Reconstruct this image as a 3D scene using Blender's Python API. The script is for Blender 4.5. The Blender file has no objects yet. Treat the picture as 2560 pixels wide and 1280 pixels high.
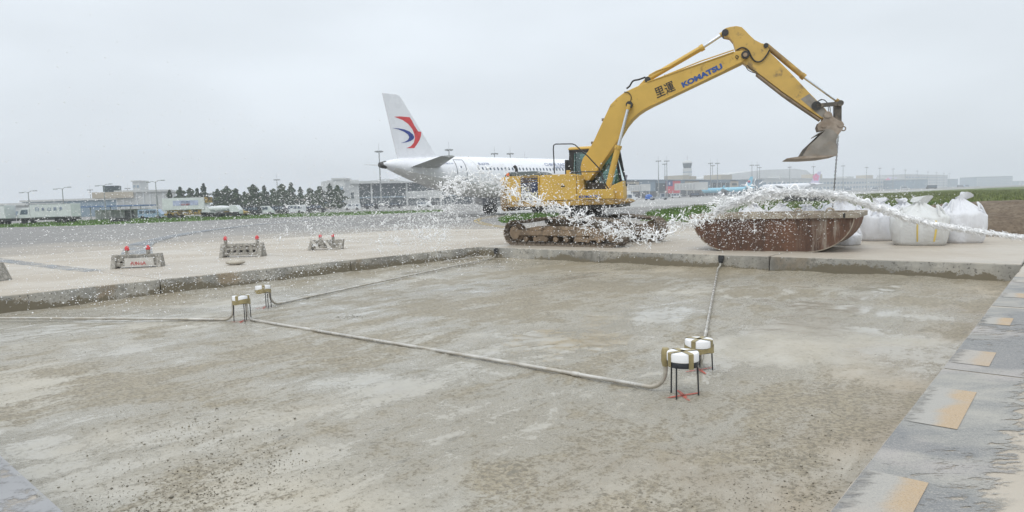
import bpy, bmesh, math, random
import numpy as np
from mathutils import Vector, Matrix
random.seed(7); rng = np.random.default_rng(7)
R = math.radians
scene = bpy.context.scene
COL = scene.collection

# ------------------------------------------------------------------ camera
F_PX, EYE = 1700.0, 1.5
ROLL = math.atan(78 / 2560.0)
PITCH = math.atan(141 * math.cos(ROLL) / F_PX)
d_ = np.array([0, math.cos(PITCH), -math.sin(PITCH)])
r0 = np.array([1.0, 0, 0]); u0 = np.cross(r0, d_)
r_ = math.cos(ROLL) * r0 - math.sin(ROLL) * u0
u_ = math.sin(ROLL) * r0 + math.cos(ROLL) * u0
CAM = np.array([0, 0, EYE])
cd = bpy.data.cameras.new('camera'); cam = bpy.data.objects.new('camera', cd); COL.objects.link(cam)
cd.sensor_width = 36; cd.lens = 36 * F_PX / 2560; cd.clip_start = 0.1; cd.clip_end = 20000
m = Matrix.Identity(4)
for i in range(3):
    m[i][0] = r_[i]; m[i][1] = u_[i]; m[i][2] = -d_[i]; m[i][3] = CAM[i]
cam.matrix_world = m
scene.camera = cam
def ray(x, y): return d_ + ((x - 1280) / F_PX) * r_ - ((y - 640) / F_PX) * u_
def gp(x, y, z=0.0):                     # the point of a level plane seen at a pixel of the photograph
    v = ray(x, y); return CAM + v * ((z - EYE) / v[2])
def at(x, y, Y):                         # the point at distance Y seen at a pixel
    v = ray(x, y); return CAM + v * (Y / v[1])
def on_plane(x, y, p0, ang):             # point on the upright plane through p0 with direction ang -> (run, height)
    t = np.array([math.cos(ang), math.sin(ang), 0]); n = np.array([-t[1], t[0], 0])
    v = ray(x, y); k = ((np.array(p0) - CAM) @ n) / (v @ n); q = CAM + v * k
    return float((q - np.array(p0)) @ t), float(q[2])
def hor(x): return 538 - 78 / 2560 * x

# ------------------------------------------------------------------ world and sun (overcast daylight)
SUN_EL, SUN_AZ = R(58), R(205)           # azimuth clockwise from +Y: behind the camera, to its left
w = bpy.data.worlds.new('World'); scene.world = w; w.use_nodes = True
nt = w.node_tree; nt.nodes.clear()
def wn(t, **k):
    n = nt.nodes.new(t)
    for a, b in k.items(): setattr(n, a, b)
    return n
sky = wn('ShaderNodeTexSky', sky_type='NISHITA', sun_disc=False, sun_elevation=SUN_EL, sun_rotation=SUN_AZ)
sky.air_density = 1.5; sky.dust_density = 6
bg1 = wn('ShaderNodeBackground'); bg1.inputs[1].default_value = 0.05
nt.links.new(sky.outputs[0], bg1.inputs[0])
tc = wn('ShaderNodeTexCoord'); sx = wn('ShaderNodeSeparateXYZ'); nt.links.new(tc.outputs['Generated'], sx.inputs[0])
mx = wn('ShaderNodeMath', operation='MAXIMUM'); nt.links.new(sx.outputs[2], mx.inputs[0]); mx.inputs[1].default_value = 0
grad = wn('ShaderNodeMath', operation='MULTIPLY_ADD'); nt.links.new(mx.outputs[0], grad.inputs[0])   # overcast: brighter towards the zenith
grad.inputs[1].default_value = 0.70; grad.inputs[2].default_value = 0.86
mpn = wn('ShaderNodeMapping'); mpn.inputs['Scale'].default_value = (1.2, 1.2, 4.0); nt.links.new(tc.outputs['Generated'], mpn.inputs[0])
nz = wn('ShaderNodeTexNoise'); nz.inputs['Scale'].default_value = 1.6; nz.inputs['Detail'].default_value = 4; nz.inputs['Roughness'].default_value = .45
nt.links.new(mpn.outputs[0], nz.inputs['Vector'])
cl = wn('ShaderNodeMapRange'); nt.links.new(nz.outputs[0], cl.inputs[0])
cl.inputs[1].default_value = .3; cl.inputs[2].default_value = .7; cl.inputs[3].default_value = .86; cl.inputs[4].default_value = 1.05
mu = wn('ShaderNodeMath', operation='MULTIPLY'); nt.links.new(grad.outputs[0], mu.inputs[0]); nt.links.new(cl.outputs[0], mu.inputs[1])
bg2 = wn('ShaderNodeBackground'); bg2.inputs[0].default_value = (.905, .975, 1.045, 1); nt.links.new(mu.outputs[0], bg2.inputs[1])
mixw = wn('ShaderNodeMixShader'); mixw.inputs[0].default_value = 0.9
nt.links.new(bg1.outputs[0], mixw.inputs[1]); nt.links.new(bg2.outputs[0], mixw.inputs[2])
wo = wn('ShaderNodeOutputWorld'); nt.links.new(mixw.outputs[0], wo.inputs[0])
sd = bpy.data.lights.new('sun', 'SUN'); sd.energy = 1.2; sd.angle = R(30); sd.color = (1, .96, .9)
sun = bpy.data.objects.new('sun', sd); COL.objects.link(sun)
sv = Vector((math.sin(SUN_AZ) * math.cos(SUN_EL), math.cos(SUN_AZ) * math.cos(SUN_EL), math.sin(SUN_EL)))
sun.rotation_euler = sv.to_track_quat('Z', 'Y').to_euler(); sun.location = sv * 60
scene.view_settings.view_transform = 'Standard'; scene.view_settings.look = 'None'
scene.view_settings.gamma = 1; scene.view_settings.use_curve_mapping = False
scene.view_settings.exposure = 0.0
scene.render.engine = 'CYCLES'
scene.cycles.use_denoising = True
scene.cycles.max_bounces = 8; scene.cycles.diffuse_bounces = 6; scene.cycles.transparent_max_bounces = 16; scene.cycles.volume_bounces = 1

# ------------------------------------------------------------------ helpers
class MB:
    """collects shapes; build() links them as one mesh object"""
    def __init__(s): s.v = []; s.f = []
    def add(s, vs, fs):
        o = len(s.v); s.v.extend([tuple(map(float, p)) for p in vs]); s.f.extend([tuple(i + o for i in f) for f in fs]); return s
    def box(s, lo, hi, M=None):
        x0, y0, z0 = lo; x1, y1, z1 = hi
        vs = [(x0,y0,z0),(x1,y0,z0),(x1,y1,z0),(x0,y1,z0),(x0,y0,z1),(x1,y0,z1),(x1,y1,z1),(x0,y1,z1)]
        if M is not None: vs = [M @ Vector(p) for p in vs]
        return s.add(vs, [(3,2,1,0),(4,5,6,7),(0,1,5,4),(1,2,6,5),(2,3,7,6),(3,0,4,7)])
    def prism(s, poly, y0, y1, f=None):
        """poly of (x, z) pulled along y; f maps (x, y, z) to a point"""
        n = len(poly); f = f or (lambda x, y, z: (x, y, z))
        vs = [f(x, y0, z) for x, z in poly] + [f(x, y1, z) for x, z in poly]
        fs = [tuple(range(n)), tuple(range(2 * n - 1, n - 1, -1))]
        fs += [(i, i + n, (i + 1) % n + n, (i + 1) % n) for i in range(n)]
        return s.add(vs, fs)
    def tube(s, path, rad, n=8, cap=True):
        path = [Vector(p) for p in path]; k = len(path)
        rad = list(rad) if hasattr(rad, '__len__') else [rad] * k
        a = None; vs = []
        for i, p in enumerate(path):
            t = (path[min(i + 1, k - 1)] - path[max(i - 1, 0)])
            t = t.normalized() if t.length > 1e-9 else Vector((0, 0, 1))
            a = t.orthogonal() if a is None else a - t * a.dot(t)
            a = a.normalized() if a.length > 1e-6 else t.orthogonal().normalized()
            b = t.cross(a).normalized()
            for j in range(n):
                q = 2 * math.pi * j / n
                vs.append(p + (a * math.cos(q) + b * math.sin(q)) * rad[i])
        fs = []
        for i in range(k - 1):
            for j in range(n):
                fs.append((i*n+j, i*n+(j+1)%n, (i+1)*n+(j+1)%n, (i+1)*n+j))
        if cap: fs += [tuple(range(n-1,-1,-1)), tuple(range((k-1)*n, k*n))]
        return s.add(vs, fs)
    def cyl(s, a, b, r, n=14, r2=None): return s.tube([a, b], [r, r if r2 is None else r2], n)
    def lathe(s, prof, c=(0,0,0), n=20, M=None):
        """prof of (radius, z)"""
        vs = []
        for rr, z in prof:
            for j in range(n):
                q = 2*math.pi*j/n; p = Vector((c[0]+rr*math.cos(q), c[1]+rr*math.sin(q), c[2]+z)); vs.append(M @ p if M else p)
        fs = [(i*n+j, i*n+(j+1)%n, (i+1)*n+(j+1)%n, (i+1)*n+j) for i in range(len(prof)-1) for j in range(n)]
        fs += [tuple(range(n-1,-1,-1)), tuple(range((len(prof)-1)*n, len(prof)*n))]
        return s.add(vs, fs)
    def loft(s, rings, closed=True, cap=True):
        n = len(rings[0]); vs = [p for rg in rings for p in rg]; fs = []
        for i in range(len(rings)-1):
            for j in range(n if closed else n-1):
                fs.append((i*n+j, i*n+(j+1)%n, (i+1)*n+(j+1)%n, (i+1)*n+j))
        if cap: fs += [tuple(range(n-1,-1,-1)), tuple(range((len(rings)-1)*n, len(rings)*n))]
        return s.add(vs, fs)
    def ball(s, c, r, M=None, seg=10, rings=6):
        rx, ry, rz = (r, r, r) if not hasattr(r, '__len__') else r
        prof = []
        vs = []
        for i in range(1, rings):
            t = math.pi*i/rings
            for j in range(seg):
                q = 2*math.pi*j/seg; vs.append((c[0]+rx*math.sin(t)*math.cos(q), c[1]+ry*math.sin(t)*math.sin(q), c[2]-rz*math.cos(t)))
        vs += [(c[0],c[1],c[2]-rz),(c[0],c[1],c[2]+rz)]
        k = len(vs); fs = [(i*seg+j, i*seg+(j+1)%seg, (i+1)*seg+(j+1)%seg, (i+1)*seg+j) for i in range(rings-2) for j in range(seg)]
        fs += [((j+1)%seg, j, k-2) for j in range(seg)] + [((rings-2)*seg+j, (rings-2)*seg+(j+1)%seg, k-1) for j in range(seg)]
        return s.add(vs, fs)
    def mesh(s, name, mat, smooth=False, bevel=0, angle=40):
        me = bpy.data.meshes.new(name); me.from_pydata(s.v, [], s.f); me.update()
        bm = bmesh.new(); bm.from_mesh(me)
        bmesh.ops.recalc_face_normals(bm, faces=bm.faces)
        if bevel:
            es = [e for e in bm.edges if len(e.link_faces) == 2 and e.calc_face_angle(0) > R(30)]
            bmesh.ops.bevel(bm, geom=es, offset=bevel, segments=2, profile=.6, affect='EDGES', clamp_overlap=True)
        if smooth:
            for fc in bm.faces: fc.smooth = True
            for e in bm.edges: e.smooth = not (len(e.link_faces) == 2 and e.calc_face_angle(0) > R(angle))
        bm.to_mesh(me); bm.free()
        if mat: me.materials.append(mat)
        return me
    def build(s, name, mat, parent=None, smooth=False, bevel=0, angle=40):
        return link(name, s.mesh(name, mat, smooth, bevel, angle), parent)
def link(name, me, parent=None):
    o = bpy.data.objects.new(name, me); COL.objects.link(o)
    if parent: o.parent = parent
    return o
def tag(o, label=None, cat=None, group=None, kind=None):
    if label: o['label'] = label
    if cat: o['category'] = cat
    if group: o['group'] = group
    if kind: o['kind'] = kind
    return o
def empty(name, loc, rz=0, label=None, cat=None, group=None):
    o = bpy.data.objects.new(name, None); COL.objects.link(o)
    o.empty_display_size = .3; o.location = Vector(tuple(map(float, loc))); o.rotation_euler = (0, 0, rz)
    return tag(o, label, cat, group)
def copy_tree(o, parent=None):
    c = o.copy(); COL.objects.link(c); c.parent = parent
    for ch in list(o.children): copy_tree(ch, c)
    return c
def raw(name, V, Fc, mat, parent=None, smooth=False):
    """fast mesh from numpy: V (n,3), Fc (m,k) of equal sized faces"""
    me = bpy.data.meshes.new(name); V = np.asarray(V, np.float32); Fc = np.asarray(Fc, np.int32)
    me.vertices.add(len(V)); me.vertices.foreach_set('co', V.ravel())
    k = Fc.shape[1]; me.loops.add(Fc.size); me.loops.foreach_set('vertex_index', Fc.ravel())
    me.polygons.add(len(Fc)); me.polygons.foreach_set('loop_start', np.arange(0, Fc.size, k, dtype=np.int32))
    me.polygons.foreach_set('loop_total', np.full(len(Fc), k, np.int32))
    if smooth: me.polygons.foreach_set('use_smooth', np.ones(len(Fc), bool))
    me.update(calc_edges=True); me.validate()
    if mat: me.materials.append(mat)
    return link(name, me, parent)
def text_mesh(name, body, mat, origin, right, up, width=None, height=None, depth=.004, bold=0.0, parent=None, shear=0):
    c = bpy.data.curves.new(name, 'FONT'); c.body = body; c.extrude = .01; c.offset = bold; c.resolution_u = 3; c.shear = shear
    t = bpy.data.objects.new(name, c); COL.objects.link(t)
    bpy.context.view_layer.update()
    me = bpy.data.meshes.new_from_object(t.evaluated_get(bpy.context.evaluated_depsgraph_get()))
    bpy.data.objects.remove(t); bpy.data.curves.remove(c)
    n = len(me.vertices)
    if n == 0: return None
    co = np.empty(n * 3, np.float32); me.vertices.foreach_get('co', co); co = co.reshape(-1, 3)
    lo, hi = co.min(0), co.max(0)
    sw = width / (hi[0]-lo[0]) if width else height / (hi[1]-lo[1])
    sh = height / (hi[1]-lo[1]) if height else sw
    X = (co[:,0]-lo[0])*sw; Y = (co[:,1]-lo[1])*sh; Z = (co[:,2]-lo[2])/(hi[2]-lo[2]+1e-9)*depth
    ri = np.array(right, float); ri /= np.linalg.norm(ri); upv = np.array(up, float); upv /= np.linalg.norm(upv); nn = np.cross(ri, upv)
    P = np.array(origin)[None] + X[:,None]*ri + Y[:,None]*upv + Z[:,None]*nn
    me.vertices.foreach_set('co', P.astype(np.float32).ravel()); me.update()
    me.materials.clear(); me.materials.append(mat); me.name = name
    return link(name, me, parent)
def vnoise(x, y, seed=0):
    r = np.random.default_rng(seed).random((256, 256)); xi = np.floor(x).astype(int); yi = np.floor(y).astype(int)
    fx = x - xi; fy = y - yi; fx = fx*fx*(3-2*fx); fy = fy*fy*(3-2*fy)
    g = lambda a, b: r[a & 255, b & 255]
    return (g(xi,yi)*(1-fx)+g(xi+1,yi)*fx)*(1-fy) + (g(xi,yi+1)*(1-fx)+g(xi+1,yi+1)*fx)*fy
def fbm(x, y, seed=0, o=4):
    s = 0; a = .5
    for i in range(o): s = s + a*vnoise(x*2**i+17.3*i, y*2**i+5.1*i, seed+i); a *= .5
    return s

# ------------------------------------------------------------------ materials
class NT:
    """short hand for building a material's nodes"""
    def __init__(s, name):
        s.m = bpy.data.materials.new(name); s.m.use_nodes = True; s.t = s.m.node_tree
        s.b = s.t.nodes['Principled BSDF']; s.out = s.t.nodes['Material Output']
        s.tc = s.t.nodes.new('ShaderNodeTexCoord')
    def L(s, a, b): s.t.links.new(a, b)
    def n(s, t, **k):
        n = s.t.nodes.new(t)
        for a, b in k.items(): setattr(n, a, b)
        return n
    def map(s, scale=(1,1,1), rot=(0,0,0), loc=(0,0,0), src='Object'):
        n = s.n('ShaderNodeMapping'); n.inputs['Scale'].default_value = scale; n.inputs['Rotation'].default_value = rot; n.inputs['Location'].default_value = loc
        s.L(s.tc.outputs[src], n.inputs[0]); return n.outputs[0]
    def noise(s, scale, vec=None, detail=4, rough=.55, dist=0):
        n = s.n('ShaderNodeTexNoise'); n.inputs['Scale'].default_value = scale; n.inputs['Detail'].default_value = detail
        n.inputs['Roughness'].default_value = rough; n.inputs['Distortion'].default_value = dist
        s.L(vec if vec is not None else s.tc.outputs['Object'], n.inputs['Vector']); return n.outputs[0]
    def ramp(s, fac, a, b, lo=0., hi=1.):
        n = s.n('ShaderNodeMapRange', interpolation_type='SMOOTHSTEP'); s.L(fac, n.inputs[0])
        n.inputs[1].default_value = a; n.inputs[2].default_value = b; n.inputs[3].default_value = lo; n.inputs[4].default_value = hi; return n.outputs[0]
    def math(s, op, a, b=None):
        n = s.n('ShaderNodeMath', operation=op)
        for i, q in enumerate((a, b)):
            if q is None: continue
            if isinstance(q, (int, float)): n.inputs[i].default_value = q
            else: s.L(q, n.inputs[i])
        return n.outputs[0]
    def mix(s, fac, a, b, blend='MIX'):
        n = s.n('ShaderNodeMix', data_type='RGBA', blend_type=blend)
        for i, q in ((0, fac), (6, a), (7, b)):
            if isinstance(q, (int, float)): n.inputs[i].default_value = q
            elif isinstance(q, tuple): n.inputs[i].default_value = (*q[:3], 1)
            else: s.L(q, n.inputs[i])
        return n.outputs[2]
    def bump(s, h, strength=.3, dist=.02, prev=None):
        n = s.n('ShaderNodeBump'); n.inputs['Strength'].default_value = strength; n.inputs['Distance'].default_value = dist
        s.L(h, n.inputs['Height'])
        if prev is not None: s.L(prev, n.inputs['Normal'])
        return n.outputs[0]
    def setc(s, c): s.L(c, s.b.inputs['Base Color'])
    def setr(s, r):
        if isinstance(r, (int, float)): s.b.inputs['Roughness'].default_value = r
        else: s.L(r, s.b.inputs['Roughness'])
    def setn(s, n): s.L(n, s.b.inputs['Normal'])
MATS = {}
def mat(name, c, rough=.6, metal=0., var=.12, scale=2., bump=0., bscale=30., dirt=None, damt=.5, dscale=1.5, dthr=.55, dsoft=.12, spec=.5, coat=0.):
    if name in MATS: return MATS[name]
    k = NT(name); b = k.b; b.inputs['Metallic'].default_value = metal; b.inputs['Specular IOR Level'].default_value = spec
    b.inputs['Coat Weight'].default_value = coat
    nv = k.noise(scale, detail=5)
    c1 = tuple(x*(1-var) for x in c); c2 = tuple(min(1, x*(1+var)) for x in c)
    col = k.mix(k.ramp(nv, .3, .7), c1, c2)
    rg = k.ramp(nv, .3, .7, max(.03, rough-.08), min(1, rough+.08))
    if dirt is not None:
        f = k.math('MULTIPLY', k.ramp(k.noise(dscale, detail=7, rough=.65), dthr-dsoft, dthr+dsoft), damt)
        col = k.mix(f, col, dirt); rg = k.math('MAXIMUM', rg, k.math('MULTIPLY', f, .8))
    k.setc(col); k.setr(rg)
    if bump: k.setn(k.bump(k.noise(bscale, detail=3), bump, .01))
    MATS[name] = k.m; return k.m
M_ = MATS
# ------------------------------------------------------------------ the setting
PA = R(-41.6); PO = np.array([-1.1, 22.13]); PU, PV, PZ = 14.25, 14.85, -0.36
E1 = np.array([math.cos(PA), math.sin(PA)]); E2 = np.array([math.sin(PA), -math.cos(PA)])
def pit(u, v, z=0.0):
    p = PO + u * E1 + v * E2; return (p[0], p[1], z)
def edge_u(v): return PU + 0.023 * v

def concrete_material():
    k = NT('apron concrete')
    oi = k.n('ShaderNodeObjectInfo'); geo = k.n('ShaderNodeNewGeometry')
    pos = geo.outputs['Position']
    n1 = k.noise(.35, pos, 6, .6); n2 = k.noise(2.3, pos, 8, .7); n3 = k.noise(60, pos, 3, .6)
    rot = k.n('ShaderNodeMapping'); rot.inputs['Rotation'].default_value = (0, 0, -PA); rot.inputs['Scale'].default_value = (.25, 2.4, 1); k.L(pos, rot.inputs[0])
    n4 = k.noise(1.0, rot.outputs[0], 6, .65)
    top = k.mix(k.ramp(n1, .3, .7), (.39, .335, .265), (.48, .425, .345))
    top = k.mix(k.ramp(n2, .5, .75, 0, .55), top, (.34, .285, .22)); top = k.mix(k.ramp(k.noise(.5, rot.outputs[0], 5, .6, .4), .60, .68, 0, .6), top, (.27, .22, .165))
    top = k.mix(k.ramp(n4, .55, .78, 0, .5), top, (.40, .375, .345))
    top = k.mix(k.ramp(n3, .3, .7, 0, .35), top, (.38, .35, .30))
    top = k.mix(k.math('MULTIPLY', oi.outputs['Random'], .18), top, (.35, .34, .32))
    # cut sides: grey sawn concrete with washed stains and a mud line of its own ragged shape
    sp = k.n('ShaderNodeSeparateXYZ'); k.L(pos, sp.inputs[0])
    stretch = k.n('ShaderNodeMapping'); stretch.inputs['Scale'].default_value = (1, 1, .35); k.L(pos, stretch.inputs[0])
    m1 = k.noise(1.1, stretch.outputs[0], 8, .65); m2 = k.noise(7, pos, 6, .7); m3 = k.noise(22, pos, 3, .6)
    side = k.mix(k.ramp(m1, .38, .62), (.30, .29, .26), (.44, .415, .36))
    side = k.mix(k.ramp(k.noise(.8, pos, 4), .56, .66, 0, .7), side, (.30, .22, .13))
    side = k.mix(k.math('MULTIPLY', k.ramp(m2, .50, .64, 0, .8), k.ramp(k.noise(.6, pos, 3), .42, .58)), side, (.13, .125, .11))
    side = k.mix(k.ramp(m3, .58, .68, 0, .85), side, (.07, .066, .06))
    side = k.mix(k.math('MULTIPLY', k.ramp(k.noise(.28, pos, 2), .49, .60), k.ramp(m2, .25, .6, .2, .8)), side, (.15, .14, .12))
    lvl = k.math('ADD', sp.outputs[2], k.math('ADD', k.math('MULTIPLY', k.math('SUBTRACT', k.noise(.45, pos, 4), .5), 1.0), k.math('ADD', k.math('MULTIPLY', k.math('SUBTRACT', m2, .5), .3), k.math('MULTIPLY', k.math('SUBTRACT', m3, .5), .28))))
    side = k.mix(k.ramp(lvl, -.22, -.19, .95, 0.), side, (.165, .14, .092))
    nz_ = k.n('ShaderNodeSeparateXYZ'); k.L(geo.outputs['True Normal'], nz_.inputs[0])
    isn = k.ramp(nz_.outputs[2], .45, .8)
    k.setc(k.mix(isn, side, top)); k.setr(k.ramp(n1, .35, .65, .65, .38))
    k.setn(k.bump(k.math('ADD', n3, k.math('MULTIPLY', n2, 2)), .25, .006))
    return k.m
M_['concrete'] = concrete_material()

def slab(name, parent, c, seed, depth=.40):
    """one concrete panel with chipped, slightly wavy sawn edges; c = four (u, v) corners"""
    rr = np.random.default_rng(seed); n = 26; ring = []
    for a in range(4):
        p, q = np.array(c[a]), np.array(c[(a+1) % 4])
        for t in np.linspace(0, 1, n, endpoint=False): ring.append(p + (q-p)*t)
    ring = np.array(ring); cen = ring.mean(0); N = len(ring)
    inw = (cen - ring); inw /= np.linalg.norm(inw, axis=1)[:, None]
    nz_ = np.interp(np.arange(N), np.arange(0, N+4, 4), rr.random(len(np.arange(0, N+4, 4))))
    chip = np.clip(rr.random(N) - .72, 0, 1) * .10
    rings = []
    for dz, ins in ((0, .022), (-.012, .006), (-.03, .003), (-.12, .0), (-.24, .004), (-depth, .0)):
        k_ = ins + (nz_*.012 if dz > -.2 else nz_*.006) + (chip if dz > -.05 else chip*.35 if dz > -.13 else 0)
        rg = ring + inw * k_[:, None] if hasattr(k_, '__len__') else ring
        rings.append([pit(a, b, dz + (rr.random()*-.006 if dz < -.001 and dz > -.1 else 0)) for a, b in rg])
    mb = MB(); mb.loft(rings, cap=True)
    return mb.build(name, M_['concrete'], parent)
apron = tag(empty('concrete_apron', (0, 0, 0)), kind='structure')
apron['label'] = 'pale concrete paving slabs around the rectangular pit'
us = [-14.25, -9.5, -4.75, 0, 4.75, 9.5, PU, PU+4.75, PU+9.5, PU+14.25]
vs = [-10.0, -5.0, 0, 4.95, 9.9, PV, PV+4.95, PV+9.9]
def slab_corner(u, v): return (edge_u(v) + (u-PU) if u >= PU else u, v)
sd_ = 0
for i in range(len(us)-1):
    for j in range(len(vs)-1):
        if 0 <= us[i] < PU and 0 <= vs[j] < PV: continue
        sd_ += 1; g = .006
        c = [slab_corner(us[i], vs[j]), slab_corner(us[i+1], vs[j]), slab_corner(us[i+1], vs[j+1]), slab_corner(us[i], vs[j+1])]
        gx = [g, -g, -g, g]; gy = [g, g, -g, -g]
        slab('slab', apron, [(a+gx[t], b+gy[t]) for t, (a, b) in enumerate(c)], sd_)

def asphalt_material():
    k = NT('weathered asphalt'); geo = k.n('ShaderNodeNewGeometry'); pos = geo.outputs['Position']
    n1 = k.noise(.06, pos, 6, .6); n2 = k.noise(.9, pos, 6, .65); n3 = k.noise(25, pos, 3)
    st = k.n('ShaderNodeMapping'); st.inputs['Rotation'].default_value = (0, 0, R(-12)); st.inputs['Scale'].default_value = (.02, .5, 1); k.L(pos, st.inputs[0])
    n4 = k.noise(1, st.outputs[0], 5, .6)
    c = k.mix(k.ramp(n1, .35, .65), (.185, .18, .172), (.26, .25, .235))
    c = k.mix(k.ramp(n4, .45, .7, 0, .5), c, (.30, .285, .26))
    c = k.mix(k.ramp(n2, .45, .8, 0, .35), c, (.15, .145, .14))
    c = k.mix(k.ramp(n3, .3, .7, 0, .25), c, (.10, .10, .10))
    # pale site dust carried out from the slabs, thinning with distance
    ln = k.n('ShaderNodeVectorMath', operation='DISTANCE'); k.L(pos, ln.inputs[0]); ln.inputs[1].default_value = (-2, 14, 0)
    f = k.math('ADD', ln.outputs['Value'], k.math('MULTIPLY', k.math('SUBTRACT', k.noise(.25, pos, 5), .5), 22))
    c = k.mix(k.ramp(f, 14, 36, .85, 0), c, (.41, .36, .295))
    k.setc(c); k.setr(.8); k.setn(k.bump(n3, .2, .005)); return k.m
M_['asphalt'] = asphalt_material()
# ground sheet out to the horizon with the opening for the pit (its rim lies under the slabs)
rim = [pit(-8, -8, -.03)[:2], pit(PU+8, -8)[:2], pit(PU+8, PV+8)[:2], pit(-8, PV+8)[:2]]
BIG = 5200
outer = [(-BIG, BIG), (BIG, BIG), (BIG, -BIG), (-BIG, -BIG)]
# match ordering: rim 0 = far left/back, 1 = right back, 2 = near right, 3 = left near
g = MB(); gz = -.03
vv = [(x, y, gz) for x, y in rim] + [(x, y, gz) for x, y in outer]
g.add(vv, [(0, 1, 5, 4), (1, 2, 6, 5), (2, 3, 7, 6), (3, 0, 4, 7)])
tag(g.build('ground', M_['asphalt']), 'weathered grey asphalt taxiway and airfield ground', kind='structure')

def sheet(name, pts, z, m, kind='structure', parent=None, label=None):
    o = MB().add([(p[0], p[1], z) for p in pts], [tuple(range(len(pts)))]).build(name, m, parent)
    if o.data.polygons[0].normal.z < 0: o.data.flip_normals()
    if parent is None: tag(o, label, kind=kind)
    return o
gl = lambda l: [gp(x, y) for x, y in l]
M_['far_concrete'] = mat('far concrete', (.34, .335, .32), .8, scale=.05, var=.15)
sheet('taxiway', gl([(1180, 540), (1560, 519), (1740, 511), (1900, 502), (2141, 486.5), (2333, 475.6), (2450, 470.6), (2480, 468.2), (2300, 473.5), (2100, 481), (1800, 491.5), (1560, 500.5), (1240, 512)]), -.02, M_['far_concrete'], label='pale concrete taxiway in front of the terminal')

def grass_material(name, a, b, c_):
    k = NT(name); geo = k.n('ShaderNodeNewGeometry'); pos = geo.outputs['Position']
    n1 = k.noise(.12, pos, 6, .65); n2 = k.noise(2.2, pos, 5, .7)
    c = k.mix(k.ramp(n1, .38, .62), a, b); c = k.mix(k.ramp(n2, .5, .72, 0, .6), c, c_)
    k.setc(c); k.setr(.9); k.b.inputs['Specular IOR Level'].default_value = .15; k.setn(k.bump(n2, .6, .08)); return k.m
M_['grass'] = grass_material('field grass', (.085, .125, .035), (.15, .165, .06), (.055, .09, .02))
M_['verge'] = grass_material('verge grass', (.085, .17, .035), (.12, .20, .05), (.06, .11, .025))
field_px = [(1600, 551), (1620, 530), (1700, 521), (1800, 513.5), (1900, 505), (2141, 487.5), (2333, 476.2), (2450, 471.2), (2600, 464.5), (2760, 470), (2760, 575), (2400, 562), (2100, 552), (1760, 555)]
field = gl(field_px)
sheet('grass_field', field, -.012, M_['grass'], label='green and straw coloured grass field beyond the skip')
strip_px = [(-60, 563), (0, 560), (197, 551), (422, 543), (703, 535.5), (900, 530), (1099, 525.5), (1110, 528.5), (900, 537), (703, 543), (422, 554.5), (197, 563.5), (0, 568.5), (-60, 571)]
sheet('grass_strip', gl(strip_px), -.012, M_['verge'], label='long green grass strip beyond the left taxiway')
patch_px = [(1255, 556), (1243, 549), (1262, 542), (1300, 537), (1350, 533), (1400, 534), (1390, 541), (1330, 548), (1290, 557)]
sheet('grass_patch', gl(patch_px), -.012, M_['verge'], label='small green grass patch behind the excavator track')

def inside(pts, X, Y):
    P = np.array([(p[0], p[1]) for p in pts]); res = np.zeros(len(X), bool); j = len(P)-1
    for i in range(len(P)):
        c = ((P[i,1] > Y) != (P[j,1] > Y)) & (X < (P[j,0]-P[i,0])*(Y-P[i,1])/(P[j,1]-P[i,1]+1e-12)+P[i,0]); res ^= c; j = i
    return res
def blades(name, pts, n, box, h, wd, m, label, seed, zb=-.012):
    r = np.random.default_rng(seed); X = r.uniform(box[0], box[1], n*3); Y = r.uniform(box[2], box[3], n*3)
    k = inside(pts, X, Y) & (fbm(X*.5, Y*.5, seed) > .36); X, Y = X[k][:n], Y[k][:n]; n = len(X)
    a = r.uniform(0, 6.28, n); hh = r.uniform(h*.4, h, n)*(.6+.8*vnoise(X*.8, Y*.8, seed)); ww = wd*r.uniform(.6, 1.3, n)
    lx, ly = r.normal(0, .35, n)*hh, r.normal(0, .35, n)*hh
    V = np.zeros((n, 3, 3)); V[:,0] = np.c_[X-np.cos(a)*ww, Y-np.sin(a)*ww, np.full(n, zb)]; V[:,1] = np.c_[X+np.cos(a)*ww, Y+np.sin(a)*ww, np.full(n, zb)]
    V[:,2] = np.c_[X+lx, Y+ly, zb+hh]
    o = raw(name, V.reshape(-1, 3), np.arange(n*3).reshape(-1, 3), m); return tag(o, label, 'grass', kind='stuff')
M_['blade'] = mat('grass blades', (.10, .17, .04), .8, var=.45, scale=1.3, spec=.2)
M_['blade2'] = mat('dry grass blades', (.15, .175, .06), .8, var=.4, scale=.7, spec=.2)
blades('grass_blades', field, 26000, (8, 40, 36, 90), .32, .035, M_['blade'], 'upright green grass along the near edge of the field', 3)
blades('grass_blades', field, 26000, (20, 130, 40, 190), .4, .09, M_['blade2'], 'straw green grass farther out in the field', 4)
blades('grass_blades', gl(patch_px), 7000, (-6, 12, 38, 72), .30, .03, M_['blade'], 'green grass in the small patch behind the excavator track', 5)
blades('grass_blades', gl(strip_px), 12000, (-80, 0, 70, 170), .28, .08, M_['blade'], 'green grass in the strip beyond the left taxiway', 6)

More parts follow.
